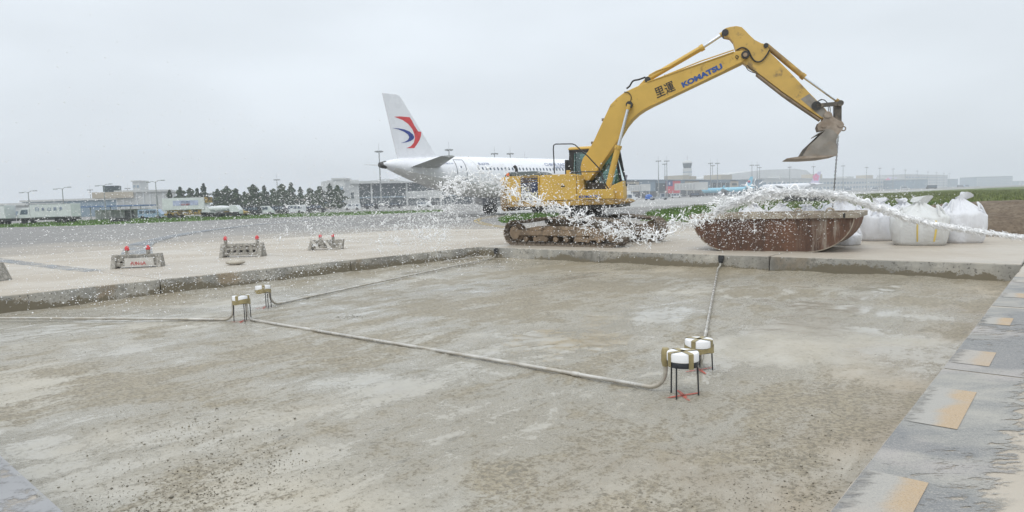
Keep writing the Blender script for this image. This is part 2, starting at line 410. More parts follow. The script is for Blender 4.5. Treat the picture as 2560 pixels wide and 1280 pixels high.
# painted lines on the taxiway
def paint(name, c, wear=.5, lo=.45, hi=.6, scale=4, rough=.6):
    k = NT(name); geo = k.n('ShaderNodeNewGeometry'); pos = geo.outputs['Position']
    n = k.noise(scale, pos, 8, .75); n2 = k.noise(scale*.2, pos, 4)
    k.setc(k.mix(k.ramp(n2, .35, .65), c, tuple(x*.75 for x in c))); k.setr(rough)
    a = k.ramp(k.math('ADD', n, k.math('MULTIPLY', k.math('SUBTRACT', n2, .5), .5)), lo-.08, hi, 0, 1)
    a = k.math('MAXIMUM', a, 1-wear)
    tr = k.n('ShaderNodeBsdfTransparent'); mx = k.n('ShaderNodeMixShader'); k.L(a, mx.inputs[0]); k.L(tr.outputs[0], mx.inputs[1]); k.L(k.b.outputs[0], mx.inputs[2])
    k.L(mx.outputs[0], k.out.inputs[0]); return k.m
def ribbon(name, pts, wd, z, m, label=None, parent=None):
    P = np.array([(p[0], p[1]) for p in pts]); t = np.gradient(P, axis=0); t /= np.linalg.norm(t, axis=1)[:, None]; nn = np.c_[-t[:,1], t[:,0]]
    if np.isscalar(wd): wd = [wd]*len(P)
    wd = np.array(wd)[:, None]
    V = [(*p, z) for p in P+nn*wd/2] + [(*p, z) for p in P-nn*wd/2]; n = len(P)
    o = MB().add(V, [(i, i+1, n+i+1, n+i) for i in range(n-1)]).build(name, m, parent)
    if o.data.polygons[0].normal.z < 0: o.data.flip_normals()
    if parent is None: tag(o, label, kind='structure')
    return o
def curve_pts(P, n=40):
    P = np.array(P, float); t = np.linspace(0, 1, len(P)); q = np.linspace(0, 1, n); out = []
    for a in q:                                    # Catmull-Rom
        s = a*(len(P)-1); i = min(int(s), len(P)-2); f = s-i
        p0, p1, p2, p3 = P[max(i-1,0)], P[i], P[i+1], P[min(i+2,len(P)-1)]
        out.append(.5*((2*p1)+(-p0+p2)*f+(2*p0-5*p1+4*p2-p3)*f*f+(-p0+3*p1-3*p2+p3)*f**3))
    return out
M_['yellow_line'] = paint('yellow line paint', (.50, .36, .10), .35)
M_['blue_line'] = paint('faded blue grey paint', (.32, .345, .37), 1., .40, .68, 2)
M_['white_line'] = paint('faded white paint', (.50, .50, .47), .6)
yl = [gp(*p) for p in [(1420, 541), (1330, 535), (1260, 537), (1210, 543), (1187, 551), (1200, 558), (1240, 565.5), (1290, 571)]]
for k_, off in ((0, 0), (1, 1)):
    yy = [(p[0]*1+(.9 if off else 0), p[1]*(1.0 if not off else .975)) for p in yl]
    yp = [gp(x+off*9, y+off*(1.2 if i < 4 else -1.6)) for i, (x, y) in enumerate([(1420, 541), (1330, 535), (1260, 537), (1210, 543), (1187, 551), (1200, 558), (1240, 565.5), (1290, 571)])]
    ribbon('yellow_marking', curve_pts(yp, 50), .16, -.018, M_['yellow_line'], ['outer yellow line curving behind the excavator', 'inner yellow line curving behind the excavator'][k_])
bl = [gp(*p) for p in [(342, 640), (344, 622), (352, 612), (366, 606), (422, 592), (527, 575), (668, 559), (800, 548)]]
ribbon('blue_marking', curve_pts(bl, 60), [1.0]*60, -.018+.022+.004, M_['blue_line'], 'faded blue grey curved stripe behind the barricades')
bl2 = [gp(*p) for p in [(-40, 645), (50, 657), (140, 668), (240, 678)]]
ribbon('blue_marking', curve_pts(bl2, 30), .5, .008, M_['blue_line'], 'faded blue grey straight stripe at the left edge')

# paint on the near slabs
def near_paint(name, orange):
    k = NT(name); geo = k.n('ShaderNodeNewGeometry'); pos = geo.outputs['Position']
    mp = k.n('ShaderNodeMapping', vector_type='TEXTURE'); mp.inputs['Location'].default_value = (PO[0], PO[1], 0); mp.inputs['Rotation'].default_value = (0, 0, PA); k.L(pos, mp.inputs[0])
    sp = k.n('ShaderNodeSeparateXYZ'); k.L(mp.outputs[0], sp.inputs[0]); u, v = sp.outputs[0], k.math('MULTIPLY', sp.outputs[1], -1)
    ue = k.math('SUBTRACT', u, k.math('ADD', PU, k.math('MULTIPLY', v, .023)))            # metres in from the sawn edge
    st = k.n('ShaderNodeMapping'); st.inputs['Rotation'].default_value = (0, 0, R(-8)); st.inputs['Scale'].default_value = (.9, 2.3, 1); k.L(pos, st.inputs[0])
    n1 = k.noise(1.3, st.outputs[0], 6, .65, .5); n2 = k.noise(.8, pos, 5, .6); n3 = k.noise(6, st.outputs[0], 8, .75, .4); n4 = k.noise(22, st.outputs[0], 6, .7)
    if orange:
        f = k.math('ADD', k.ramp(ue, .10, .30), k.math('MULTIPLY', k.math('SUBTRACT', n1, .5), 1.6))
        c = k.mix(k.ramp(f, .25, .95), (.36, .345, .315), (.43, .315, .195)); c = k.mix(k.ramp(n2, .5, .65, 0, .5), c, (.40, .36, .32))
        a = k.math('MULTIPLY', k.ramp(n3, .26, .38), k.ramp(k.math('ADD', ue, k.math('MULTIPLY', k.math('SUBTRACT', n3, .5), .3)), .0, .12))
    else:
        c = k.mix(k.ramp(n1, .36, .64), (.23, .23, .22), (.345, .33, .295)); c = k.mix(k.ramp(n2, .47, .62, 0, .75), c, (.36, .335, .32)); c = k.mix(k.ramp(k.noise(.75, pos, 3), .50, .58, 0, .8), c, (.18, .185, .19))
        edge_ = k.ramp(k.math('ADD', ue, k.math('MULTIPLY', k.math('SUBTRACT', n3, .5), .8)), .56, .64, 1, 0)
        a = k.math('MULTIPLY', k.ramp(k.math('ADD', n3, k.math('MULTIPLY', k.math('SUBTRACT', k.noise(.5, pos, 2), .5), .6)), .26, .38), edge_)
    c = k.mix(k.ramp(n4, .58, .70, 0, .6), c, (.46, .43, .38)); c = k.mix(k.ramp(n4, .26, .36, .5, 0), c, (.16, .165, .17))
    n5 = k.noise(110, pos, 3, .8); c = k.mix(k.ramp(n5, .5, .66, 0, .55), c, (.44, .41, .36)); c = k.mix(k.ramp(n5, .34, .46, .5, 0), c, (.13, .13, .13))
    k.setc(c); k.setr(k.ramp(n2, .4, .6, .65, .85)); k.setn(k.bump(n4, .4, .006))
    tr = k.n('ShaderNodeBsdfTransparent'); mx = k.n('ShaderNodeMixShader'); k.L(a, mx.inputs[0]); k.L(tr.outputs[0], mx.inputs[1]); k.L(k.b.outputs[0], mx.inputs[2]); k.L(mx.outputs[0], k.out.inputs[0]); return k.m
M_['slate_paint'] = near_paint('worn slate blue paint', False); M_['orange_paint'] = near_paint('worn orange marking paint', True)
M_['slate_plain'] = paint('worn slate paint at left', (.31, .31, .315), .95, .40, .52, 4.5)
def rect(name, u0, u1, v0, v1, z, m, rel=True):
    n = max(2, int((v1-v0)/.4)+1); A, B = [], []
    for v in np.linspace(v0, v1, n):
        e = edge_u(v)-PU if rel else 0; A.append(pit(u0+e, v, z)); B.append(pit(u1+e, v, z))
    return MB().add(A+B, [(i, i+1, n+i+1, n+i) for i in range(n-1)]).build(name, m, apron)
for a, b in ((2.2, 5.6), (5.7, 9.34), (9.37, 14.7), (14.75, 18.5)):
    rect('slate_stripe', PU+.03, PU+.85, a, b, .004, M_['slate_paint'])
for v0, v1, wd in ((2.6, 3.0, .25), (4.3, 4.75, .27), (6.5, 7.0, .28), (8.5, 9.1, .29), (10.0, 10.97, .30), (11.95, 12.9, .30), (14.0, 14.9, .3)):
    rect('orange_block', PU+.03, PU+.03+wd, v0, v1, .008, M_['orange_paint'])
def rect2(name, u0, u1, v0, v1, z, m):
    return MB().add([pit(u0, v0, z), pit(u1, v0, z), pit(u1, v1, z), pit(u0, v1, z)], [(0, 1, 2, 3)]).build(name, m, apron)
rect2('slate_stripe', 6, 13.9, PV+.02, PV+.6, .004, M_['slate_plain'])

# ---- the pit floor: wet mud over lean concrete, a real relief of smears, ruts and clods
def pit_floor_material():
    k = NT('wet mud floor'); v0 = k.tc.outputs['Object']
    along = k.map((.9, .17, 1)); across = k.map((.22, .9, 1), (0, 0, R(35)))
    big = k.noise(.42, along, 6, .62, .6); big2 = k.noise(.75, across, 6, .62, .4)
    mid = k.noise(2.6, k.map((1, .45, 1)), 8, .72, .5); fine = k.noise(26, v0, 6, .75); grit = k.noise(95, v0, 3, .7)
    clay = k.mix(k.ramp(mid, .35, .68), (.465, .44, .38), (.35, .32, .255))
    clay = k.mix(k.ramp(k.noise(.2, v0, 3), .46, .62, 0, .65), clay, (.41, .365, .285))
    sp_ = k.n('ShaderNodeSeparateXYZ'); k.L(v0, sp_.inputs[0]); wob_ = k.math('MULTIPLY', k.math('SUBTRACT', k.noise(.5, v0, 5), .5), 5)
    clay = k.mix(k.ramp(k.math('ADD', sp_.outputs[0], wob_), 12.9, 14.6, 0, .7), clay, (.34, .265, .175))       # brown silt along the right edge
    clay = k.mix(k.ramp(k.math('ADD', sp_.outputs[1], wob_), -2.6, -.6, 0, .6), clay, (.36, .30, .205))            # and along the far wall
    mud = k.mix(k.ramp(fine, .40, .60), (.29, .245, .165), (.14, .115, .075))
    f = k.math('ADD', k.math('MULTIPLY', big, .55), k.math('ADD', k.math('MULTIPLY', big2, .35), k.math('ADD', k.math('MULTIPLY', mid, .36), k.math('MULTIPLY', fine, .26))))
    fm = k.math('MULTIPLY', k.ramp(f, .772, .828), k.ramp(k.noise(38, v0, 4, .8), .35, .58, .45, 1))
    c = k.mix(fm, clay, mud)
    c = k.mix(k.ramp(grit, .60, .68, 0, .8), c, (.11, .10, .08)); c = k.mix(k.math('MULTIPLY', k.ramp(k.noise(7, k.map((1, .5, 1)), 8, .8), .57, .64, 0, .75), k.ramp(big2, .42, .56)), c, (.15, .135, .10))
    c = k.mix(k.math('MULTIPLY', k.ramp(fine, .54, .66), k.ramp(mid, .40, .58, .25, 1)), c, (.16, .14, .10))
    hgt = k.n('ShaderNodeSeparateXYZ'); k.L(v0, hgt.inputs[0])
    wet = k.ramp(f, .72, .82, 1, 0); wet = k.math('MULTIPLY', wet, k.ramp(k.noise(.33, v0, 4), .30, .5))
    k.setc(k.mix(k.math('MULTIPLY', wet, .5), c, (.285, .265, .215)))
    rg = k.math('ADD', k.math('MULTIPLY', k.math('SUBTRACT', 1, wet), .46), k.ramp(mid, .3, .7, .06, .18)); k.setr(rg)
    k.b.inputs['Specular IOR Level'].default_value = .75
    b1 = k.bump(k.math('MULTIPLY', k.math('ADD', fine, k.math('MULTIPLY', grit, .5)), k.math('SUBTRACT', 1, k.math('MULTIPLY', wet, .8))), .35, .012)
    b2 = k.bump(k.math('MULTIPLY', mid, k.math('SUBTRACT', 1.15, wet)), .4, .03, b1)
    k.setn(b2); return k.m
M_['pit_floor'] = pit_floor_material()
nu, nv = 420, 440
uu = np.linspace(-.25, PU+.9, nu); vv_ = np.linspace(-.25, PV+.3, nv); UU, VV = np.meshgrid(uu, vv_, indexing='ij')
H1 = fbm(UU*1.1, VV*.25, 21, 4)-.47; H2 = fbm(UU*.35+9, VV*1.1, 31, 4)-.47; H3 = fbm(UU*5, VV*4, 41, 4)-.47
Z = .045*np.clip(H1, -.05, .3) + .03*np.clip(H2, -.04, .3) + .012*H3*(1+3*np.clip(H1*4, 0, 1))
# mud gathered at the foot of the walls
edge = np.minimum.reduce([UU, VV, PU+.023*VV-UU, PV-VV]); Z += .07*np.exp(-np.clip(edge, 0, 9)/.16)*(.35+fbm(UU*2, VV*2, 51)) 
# digger track prints and drag ridges
r = np.random.default_rng(12)
def stamp(u, v, ang, ln, wd, h):
    ca, sa = math.cos(ang), math.sin(ang); a = (UU-u)*ca+(VV-v)*sa; b = -(UU-u)*sa+(VV-v)*ca
    return h*np.exp(-(a/ln)**4-(b/wd)**2)*(.4+1.2*fbm(UU*9, VV*9, 61))
for (u, v, ang, n, step) in ((8.3, 11.6, 1.1, 9, .22), (9.3, 10.4, 1.0, 8, .2), (9.0, 4.5, .5, 9, .3), (6.5, 7.5, .9, 7, .25), (11.3, 8.5, .2, 10, .25)):
    for i in range(n):
        Z += stamp(u+math.cos(ang)*step*i+r.normal(0, .05), v-math.sin(ang)*step*i+r.normal(0, .05), ang+R(55)+r.normal(0, .15), r.uniform(.08, .22), r.uniform(.018, .035), r.uniform(.008, .022))
Z -= .02
PX = PO[0]+UU*E1[0]+VV*E2[0]; PY = PO[1]+UU*E1[1]+VV*E2[1]
idx = np.arange(nu*nv).reshape(nu, nv)
Fq = np.stack([idx[:-1,:-1], idx[:-1,1:], idx[1:,1:], idx[1:,:-1]], -1).reshape(-1, 4)
# object frame = pit frame so the smears follow the pit
V = np.stack([UU, -VV, Z], -1).reshape(-1, 3)
floor = raw('pit_floor', V, Fq, M_['pit_floor'], smooth=True)
if floor.data.polygons[0].normal.z < 0: floor.data.flip_normals()
floor.location = (PO[0], PO[1], PZ); floor.rotation_euler = (0, 0, PA)
tag(floor, 'wet muddy floor of the rectangular pit', kind='structure')
def floor_z(x, y):
    q = np.array([x, y])-PO; u, v = q@E1, q@E2
    i = int(np.clip((u+.25)/(PU+1.15)*(nu-1), 0, nu-1)); j = int(np.clip((v+.25)/(PV+.55)*(nv-1), 0, nv-1)); return PZ+float(Z[i, j])

# gravel, grit and clods on the floor (nobody could count them)
def stones(name, U, V_, S, m, label, seed, zf=None):
    r = np.random.default_rng(seed); n = len(U)
    base = np.array([(1,0,0),(-1,0,0),(0,1,0),(0,-1,0),(0,0,1),(0,0,-1)], float); fc = np.array([(0,2,4),(2,1,4),(1,3,4),(3,0,4),(2,0,5),(1,2,5),(3,1,5),(0,3,5)])
    A = r.uniform(0, 6.28, n); sc = S[:,None,None]*r.uniform(.5, 1.1, (n,6,1))*np.array([1,.75,.6])
    P = base[None]*sc; c, s_ = np.cos(A)[:,None], np.sin(A)[:,None]
    X = P[:,:,0]*c-P[:,:,1]*s_; Y = P[:,:,0]*s_+P[:,:,1]*c
    i = np.clip(((U+.25)/(PU+1.15)*(nu-1)).astype(int), 0, nu-1); j = np.clip(((V_+.25)/(PV+.55)*(nv-1)).astype(int), 0, nv-1)
    zz = PZ+Z[i, j] if zf is None else np.full(n, zf)
    W = np.stack([PO[0]+U*E1[0]+V_*E2[0], PO[1]+U*E1[1]+V_*E2[1]], -1)
    Vt = np.stack([W[:,None,0]+X, W[:,None,1]+Y, (zz+S*.25)[:,None]+P[:,:,2]], -1).reshape(-1, 3)
    F_ = (fc[None]+(np.arange(n)*6)[:,None,None]).reshape(-1, 3)
    return tag(raw(name, Vt, F_, m), label, 'gravel', kind='stuff')
r = np.random.default_rng(5)
M_['grit'] = mat('dark wet grit', (.13, .115, .09), .5, var=.5, scale=6)
n = 16000; U_ = r.uniform(.2, PU-.1, n); V_ = r.uniform(.2, PV-.1, n); k_ = fbm(U_*.8, V_*.35, 77) > .45+.12*r.random(n)
stones('gravel', U_[k_], V_[k_], np.minimum(.011, r.lognormal(math.log(.0038), .45, k_.sum())), M_['grit'], 'dark grit scattered over the wet floor', 6)
cl_ = []
for cu, cv, su, sv_, nn in ((11.4, 14.45, .5, .25, 2600), (10.9, 13.7, .35, .35, 1300), (14.35, 13.0, .16, 1.2, 2600), (9.8, 13.4, .5, .3, 700), (6.0, 9.2, .16, .12, 260), (13.9, 11.6, .3, .9, 900)):
    cl_.append(np.c_[r.normal(cu, su, nn), r.normal(cv, sv_, nn)])
cl_ = np.vstack(cl_); kk = (cl_[:,0] > 0)&(cl_[:,0] < PU+.2)&(cl_[:,1] < PV-.02); cl_ = cl_[kk]
M_['rubble'] = mat('muddy crumbs', (.20, .18, .14), .7, var=.5, scale=5)
stones('gravel', cl_[:,0], cl_[:,1], np.minimum(.022, r.lognormal(math.log(.0048), .5, len(cl_))), M_['rubble'], 'muddy crumbs heaped along the near edges of the pit', 8)
# ------------------------------------------------------------------ excavator
EXC = (2.42, 22.35, 0); EA = R(-18); TA = R(-40)
M_['yellow'] = mat('machine yellow', (.575, .37, .075), .42, var=.07, scale=1.2, dirt=(.24, .15, .05), damt=.7, dscale=5, dthr=.66, dsoft=.06, bump=.05, bscale=20)
M_['yellow_worn'] = mat('worn arm yellow', (.54, .35, .085), .5, var=.10, scale=1.5, dirt=(.20, .14, .07), damt=.85, dscale=3.6, dthr=.61, dsoft=.07)
M_['yellow_mud'] = mat('mud caked yellow', (.50, .31, .06), .65, var=.15, scale=2, dirt=(.18, .12, .06), damt=.9, dscale=1.8, dthr=.48, dsoft=.14)
M_['mud_steel'] = mat('mud caked steel', (.245, .18, .12), .85, var=.3, scale=3, dirt=(.11, .085, .06), damt=.75, dscale=4, dthr=.57, bump=.5, bscale=18)
M_['shoe'] = mat('track shoe steel', (.19, .155, .12), .7, metal=.1, var=.35, scale=9, dirt=(.27, .21, .15), damt=.8, dscale=5, dthr=.5, bump=.3)
M_['chrome'] = mat('chrome rod', (.72, .74, .76), .18, metal=1., var=.05)
M_['black'] = mat('black paint', (.02, .021, .023), .45, var=.2, dirt=(.12, .11, .09), damt=.35)
M_['greasy'] = mat('greasy pin steel', (.03, .028, .025), .5, var=.3, scale=12)
M_['rubber'] = mat('rubber hose', (.018, .018, .018), .5)
M_['hood'] = mat('dark green hood', (.045, .06, .055), .45, var=.2, dirt=(.16, .15, .12), damt=.4)
M_['navy'] = mat('navy decal', (.022, .035, .085), .5, dirt=(.25, .2, .12), damt=.4, dscale=5)
M_['blue_letter'] = mat('blue lettering', (.03, .085, .29), .45)
M_['black_letter'] = mat('black lettering', (.035, .028, .02), .5)
M_['cream'] = mat('cream lettering', (.62, .58, .42), .5)
M_['bucket_steel'] = mat('scraped grey steel', (.25, .23, .20), .55, metal=.2, var=.2, scale=3, dirt=(.22, .15, .09), damt=.6, dscale=2.6, dthr=.60, bump=.2)
M_['bracket'] = mat('dusty bracket steel', (.31, .26, .21), .7, var=.2, scale=5, dirt=(.20, .14, .09), damt=.6, dscale=4)
M_['beacon'] = mat('orange beacon', (.75, .17, .03), .25)
def glass_material():
    k = NT('tinted cab glass'); tr = k.n('ShaderNodeBsdfTransparent'); tr.inputs[0].default_value = (.55, .68, .64, 1)
    gl_ = k.n('ShaderNodeBsdfGlossy'); gl_.inputs[1].default_value = .04; gl_.inputs[0].default_value = (.8, .9, .88, 1)
    fr = k.n('ShaderNodeFresnel'); fr.inputs[0].default_value = 1.5; mx = k.n('ShaderNodeMixShader')
    k.L(k.math('ADD', fr.outputs[0], .10), mx.inputs[0]); k.L(tr.outputs[0], mx.inputs[1]); k.L(gl_.outputs[0], mx.inputs[2]); k.L(mx.outputs[0], k.out.inputs[0]); return k.m
M_['glass'] = glass_material()
exc = empty('excavator', EXC, EA, 'yellow crawler excavator with raised boom standing on the slabs', 'excavator')
ce, se = math.cos(EA), math.sin(EA)
def xp(px, py, yo=0.0):
    """pixel -> (s, z) on the upright plane of the machine at side offset yo (left positive)"""
    p0 = (EXC[0]-se*yo, EXC[1]+ce*yo, 0); return on_plane(px, py, p0, EA)
def XP(pts, yo): return [xp(x, y, yo) for x, y in pts]
z1 = lambda l: [(1200+x/4.267, 340+y/4.267) for x, y in l]
z2 = lambda l: [(1440+x/3.368, 40+y/3.368) for x, y in l]

# --- crawler tracks
def make_track(side):
    rot = Matrix.Rotation(TA-EA, 4, 'Z'); yo = side*1.19
    T = lambda p: rot @ Vector((p[0], p[1]+yo, p[2]))
    fr = MB(); prof = [(-1.75, .30), (1.72, .30), (1.80, .48), (1.2, .58), (.9, .62), (-.9, .62), (-1.3, .56), (-1.75, .52)]
    fr.prism(prof, -.17, .17, lambda x, y, z: T((x, y, z)))
    fr.prism([(-1.72, .33), (1.25, .33), (1.25, .5), (-1.72, .5)], -.24 if side < 0 else -.2, .2 if side < 0 else .24, lambda x, y, z: T((x, y, z)))
    fr.prism([(1.1, .20), (1.62, .20), (1.72, .56), (1.1, .56)], -.23, .23, lambda x, y, z: T((x, y, z)))
    for x in (-.75, .78): fr.prism([(x-.22, .14), (x+.22, .14), (x+.14, .33), (x-.14, .33)], -.21, .21, lambda x, y, z: T((x, y, z)))
    for x in (-.9, .35): fr.prism([(x-.25, .5), (x+.25, .5), (x+.22, .59), (x-.22, .59)], -.26, -.18, lambda x, y, z: T((x, y, z)))
    tr = fr.build('crawler_track', M_['mud_steel'], exc, bevel=.012)
    # sprocket and idler
    for nm, x, rr in (('sprocket', -1.85, .30), ('idler', 1.85, .29)):
        Mx = rot @ Matrix.Translation((x, yo, .405)) @ Matrix.Rotation(R(90), 4, 'X')
        w_ = MB(); w_.lathe([(.05, -.2), (.19, -.2), (.21, -.16), (.21, -.1), (rr, -.07), (rr, .07), (.21, .1), (.21, .2), (.05, .2)], n=26, M=Mx)
        w_.build(nm, M_['mud_steel'], tr, smooth=True)
    for i in range(8):
        x = -1.4+i*.4; Mx = rot @ Matrix.Translation((x, yo, .205)) @ Matrix.Rotation(R(90), 4, 'X')
        MB().lathe([(.04, -.2), (.09, -.19), (.1, -.1), (.075, -.06), (.075, .06), (.1, .1), (.09, .19), (.04, .2)], n=12, M=Mx).build('track_roller', M_['mud_steel'], tr, smooth=True)
    for x in (-.55, .65):
        Mx = rot @ Matrix.Translation((x, yo, .77)) @ Matrix.Rotation(R(90), 4, 'X')
        MB().lathe([(.03, -.17), (.07, -.16), (.07, .16), (.03, .17)], n=12, M=Mx).build('carrier_roller', M_['greasy'], tr, smooth=True)
    # the belt of shoes
    path = []
    for a in np.linspace(R(-90), R(90), 14): path.append((1.85+.375*math.cos(a), .405+.375*math.sin(a)))
    top = [(1.5, .80), (1.1, .855), (.65, .885), (.3, .865), (0, .85), (-.3, .865), (-.55, .885), (-1.0, .845), (-1.45, .79)]
    path += top
    for a in np.linspace(R(90), R(270), 14): path.append((-1.85+.375*math.cos(a), .405+.375*math.sin(a)))
    path.append((1.85, .03)); P = np.array(path); seg = np.r_[0, np.cumsum(np.linalg.norm(np.diff(P, axis=0), axis=1))]
    N = int(round(seg[-1]/.19)); sh = MB(); pw = .6
    sh.box((-.092, -pw/2, 0), (.092, pw/2, .014))
    for gx in (-.07, 0, .07): sh.prism([(gx-.014, .012), (gx+.014, .012), (gx+.009, .036), (gx-.009, .036)], -pw/2, pw/2)
    sh.box((-.08, -.14, -.07), (.08, -.08, .0)); sh.box((-.08, .08, -.07), (.08, .14, .0))
    sm = sh.mesh('track_shoe', M_['shoe'])
    for i in range(N):
        q = (i+.5)*seg[-1]/N; x = np.interp(q, seg, P[:,0]); z = np.interp(q, seg, P[:,1])
        x2 = np.interp(q+.05, seg, P[:,0]); z2_ = np.interp(q+.05, seg, P[:,1]); x1 = np.interp(q-.05, seg, P[:,0]); z1_ = np.interp(q-.05, seg, P[:,1])
        t = Vector((x2-x1, 0, z2_-z1_)).normalized(); nn = Vector((t.z, 0, -t.x)); bi = nn.cross(t)
        Ml = Matrix(((t.x, bi.x, nn.x, x), (t.y, bi.y, nn.y, yo), (t.z, bi.z, nn.z, z), (0, 0, 0, 1)))
        o = link('track_shoe', sm, tr); o.matrix_local = rot @ Ml
    return tr
make_track(-1); make_track(1)
rot = Matrix.Rotation(TA-EA, 4, 'Z')
uc = MB(); uc.prism([(-.8, .42), (.8, .42), (.62, .82), (-.62, .82)], -1.1, 1.1, lambda x, y, z: rot @ Vector((x, y, z)))
uc.build('undercarriage_frame', M_['mud_steel'], exc, bevel=.02)
MB().lathe([(.50, .8), (.66, .84), (.66, .93), (.58, .95), (.58, 1.0), (.68, 1.02), (.68, 1.14), (.5, 1.16)], n=32).build('swing_bearing', M_['greasy'], exc, smooth=True)

# --- revolving deck and bodywork (right side faces the camera)
Y0, Y1 = -1.33, 1.33
s_ = lambda x, y=470: xp(x, y, Y0)[0]
zz = lambda x, y: xp(x, y, Y0)[1]
S_tail, S_a, S_b, S_c, S_d, S_e, S_f = s_(1242), s_(1265.5), s_(1302), s_(1349.5), s_(1441.5), s_(1505), s_(1545)
ZB, ZR, ZT = zz(1400, 514.5), zz(1400, 501.5), zz(1400, 436)
dk = MB(); dk.box((S_a+.02, Y0+.06, ZB-.10), (S_f, Y1-.06, ZB+.02)); dk.build('deck_plate', M_['greasy'], exc, bevel=.01)
rl = MB(); rl.prism([(S_a, ZB), (S_f+.02, ZB), (S_f+.18, ZB+.07), (S_f+.02, ZR-.005), (S_a, ZR-.005)], Y0-.005, Y1+.005)
rl.build('deck_rail', M_['yellow_mud'], exc, bevel=.02)
# counterweight with rounded tail
cwt = []
for z, ins in ((ZB-.13, .10), (ZB-.06, .03), (ZB+.1, 0), (ZT-.12, 0), (ZT-.03, .05), (ZT-.005, .12)):
    ring = []
    for a in np.linspace(-1, 1, 21):
        y = a*(1.33-ins*.6); x = S_tail+ins*.8-.18*math.sqrt(max(0, 1-abs(a)**3.2))+ .16
        ring.append((x, y, z))
    ring += [(S_a-.012, 1.33-ins*.6, z), (S_a-.012, -1.33+ins*.6, z)]
    cwt.append(ring)
MB().loft(cwt).build('counterweight', M_['yellow_mud'], exc, smooth=True, angle=50)
bd = MB(); bd.box((S_a, Y0+.05, ZR), (S_d, Y1-.05, ZT-.02)); bd.build('body_core', M_['yellow'], exc, bevel=.02)
for a, b in ((S_a, S_c), (S_c, S_d)):
    p = MB(); p.prism([(a+.008, ZR+.012), (b-.008, ZR+.012), (b-.008, ZT-.03), (b-.04, ZT), (a+.04, ZT), (a+.008, ZT-.03)], Y0-.004, Y0+.06)
    pn = p.build('side_panel', M_['yellow'], exc, bevel=.015)
    if a == S_a:
        dc = MB().box((S_b, Y0-.012, ZR+.05), (S_c-.06, Y0-.006, ZT-.20)); dc.build('navy_decal', M_['navy'], pn)
        for q, hgt in ((.185, .05), (.12, .035), (.075, .012), (.04, .018)):
            MB().box((S_b, Y0-.012, ZT-q), (S_c-.06, Y0-.006, ZT-q+hgt)).build('decal_stripe', M_['navy'], pn)
        wd = S_c-.06-S_b
        text_mesh('lettering', 'PC', M_['cream'], (S_b+.05, Y0-.014, ZR+.33), (1, 0, 0), (0, 0, 1), width=wd*.42, height=.13, bold=.02, parent=pn)
        text_mesh('lettering', '200', M_['cream'], (S_b+.12, Y0-.014, ZR+.12), (1, 0, 0), (0, 0, 1), width=wd*.74, height=.17, bold=.02, parent=pn)
    MB().box(((a+b)/2+.1, Y0-.012, ZR+.42), ((a+b)/2+.22, Y0-.005, ZR+.46)).build('door_latch', M_['greasy'], pn)
# front right step box
fb = MB(); fb.prism([(S_d+.01, ZR+.01), (S_f-.12, ZR+.01), (S_f-.15, zz(1480, 474)), (S_d+.12, zz(1480, 474)), (S_d+.05, ZT-.02), (S_d+.01, ZT-.02)], Y0, Y0+.75)
fbo = fb.build('step_box', M_['yellow'], exc, bevel=.02)
text_mesh('lettering', 'KOMATSU', M_['blue_letter'], (S_d+.07, Y0-.007, ZR+.055), (1, 0, 0), (0, 0, 1), width=s_(1503)-S_d-.10, height=.085, bold=.03, parent=fbo)
nf = MB(); nf.prism([(S_e, ZR), (S_f+.1, ZR), (S_f+.1, ZR+.55), (S_f-.25, ZR+.42), (S_e, ZR+.02)], -.95, -.45); nf.build('front_shell', M_['yellow'], exc, bevel=.03)
# engine hood, exhaust, beacon
hx0, hx1 = xp(1272, 430, -.5)[0], xp(1362, 430, -.5)[0]
hd = []
for z, ins in ((ZT-.03, 0), (ZT+.05, .01), (ZT+.11, .05), (ZT+.15, .12), (ZT+.165, .22)):
    hd.append([(hx0+ins*.6, -.95+ins, z), (hx1-ins*1.4, -.95+ins, z), (hx1-ins*1.4, .7-ins, z), (hx0+ins*.6, .7-ins, z)])
MB().loft(hd).build('engine_hood', M_['hood'], exc, bevel=.02, smooth=True)
ex = xp(1291, 420, -.3)[0]
MB().tube([(ex, -.3, ZT+.12), (ex, -.3, ZT+.26), (ex-.03, -.3, ZT+.33), (ex-.08, -.3, ZT+.38)], [.05, .05, .055, .05], 12).build('exhaust_pipe', M_['black'], exc, smooth=True)
bx = xp(1269.5, 430, -1.0)[0]
be = MB().lathe([(.055, 0), (.055, .05), (.045, .055)], (bx, -1.0, ZT-.02), 14).build('beacon_base', M_['black'], exc, smooth=True)
MB().lathe([(.05, .05), (.05, .12), (.035, .15), (.01, .155)], (bx, -1.0, ZT-.02), 14).build('beacon_lamp', M_['beacon'], be, smooth=True)
# handrails
h1 = [xp(x, y, -1.2) for x, y in z1([(795, 400), (782, 140), (786, 100), (806, 86), (985, 84), (1015, 95), (1150, 215), (1270, 345), (1300, 420), (1335, 510), (1380, 580)])]
hr = MB().tube([(a, -1.2, b) for a, b in h1], .019, 8).build('handrail', M_['black'], exc, smooth=True)
h2 = [xp(x, y, -1.2) for x, y in z1([(985, 392), (1060, 383), (1285, 380)])]
MB().tube([(a, -1.2, b) for a, b in h2], .016, 8).build('handrail_bar', M_['black'], hr, smooth=True)
h3 = [xp(x, y, -1.2) for x, y in z1([(1285, 380), (1310, 470), (1290, 500)])]
MB().tube([(a, -1.2, b) for a, b in h3], .014, 8).build('handrail_bar', M_['black'], hr, smooth=True)
mr = xp(1420, 428, -1.0)[0]
MB().box((mr-.05, -1.05, ZT-.02), (mr+.06, -.9, ZT+.13)).build('filler_cap', M_['yellow'], exc, bevel=.02)

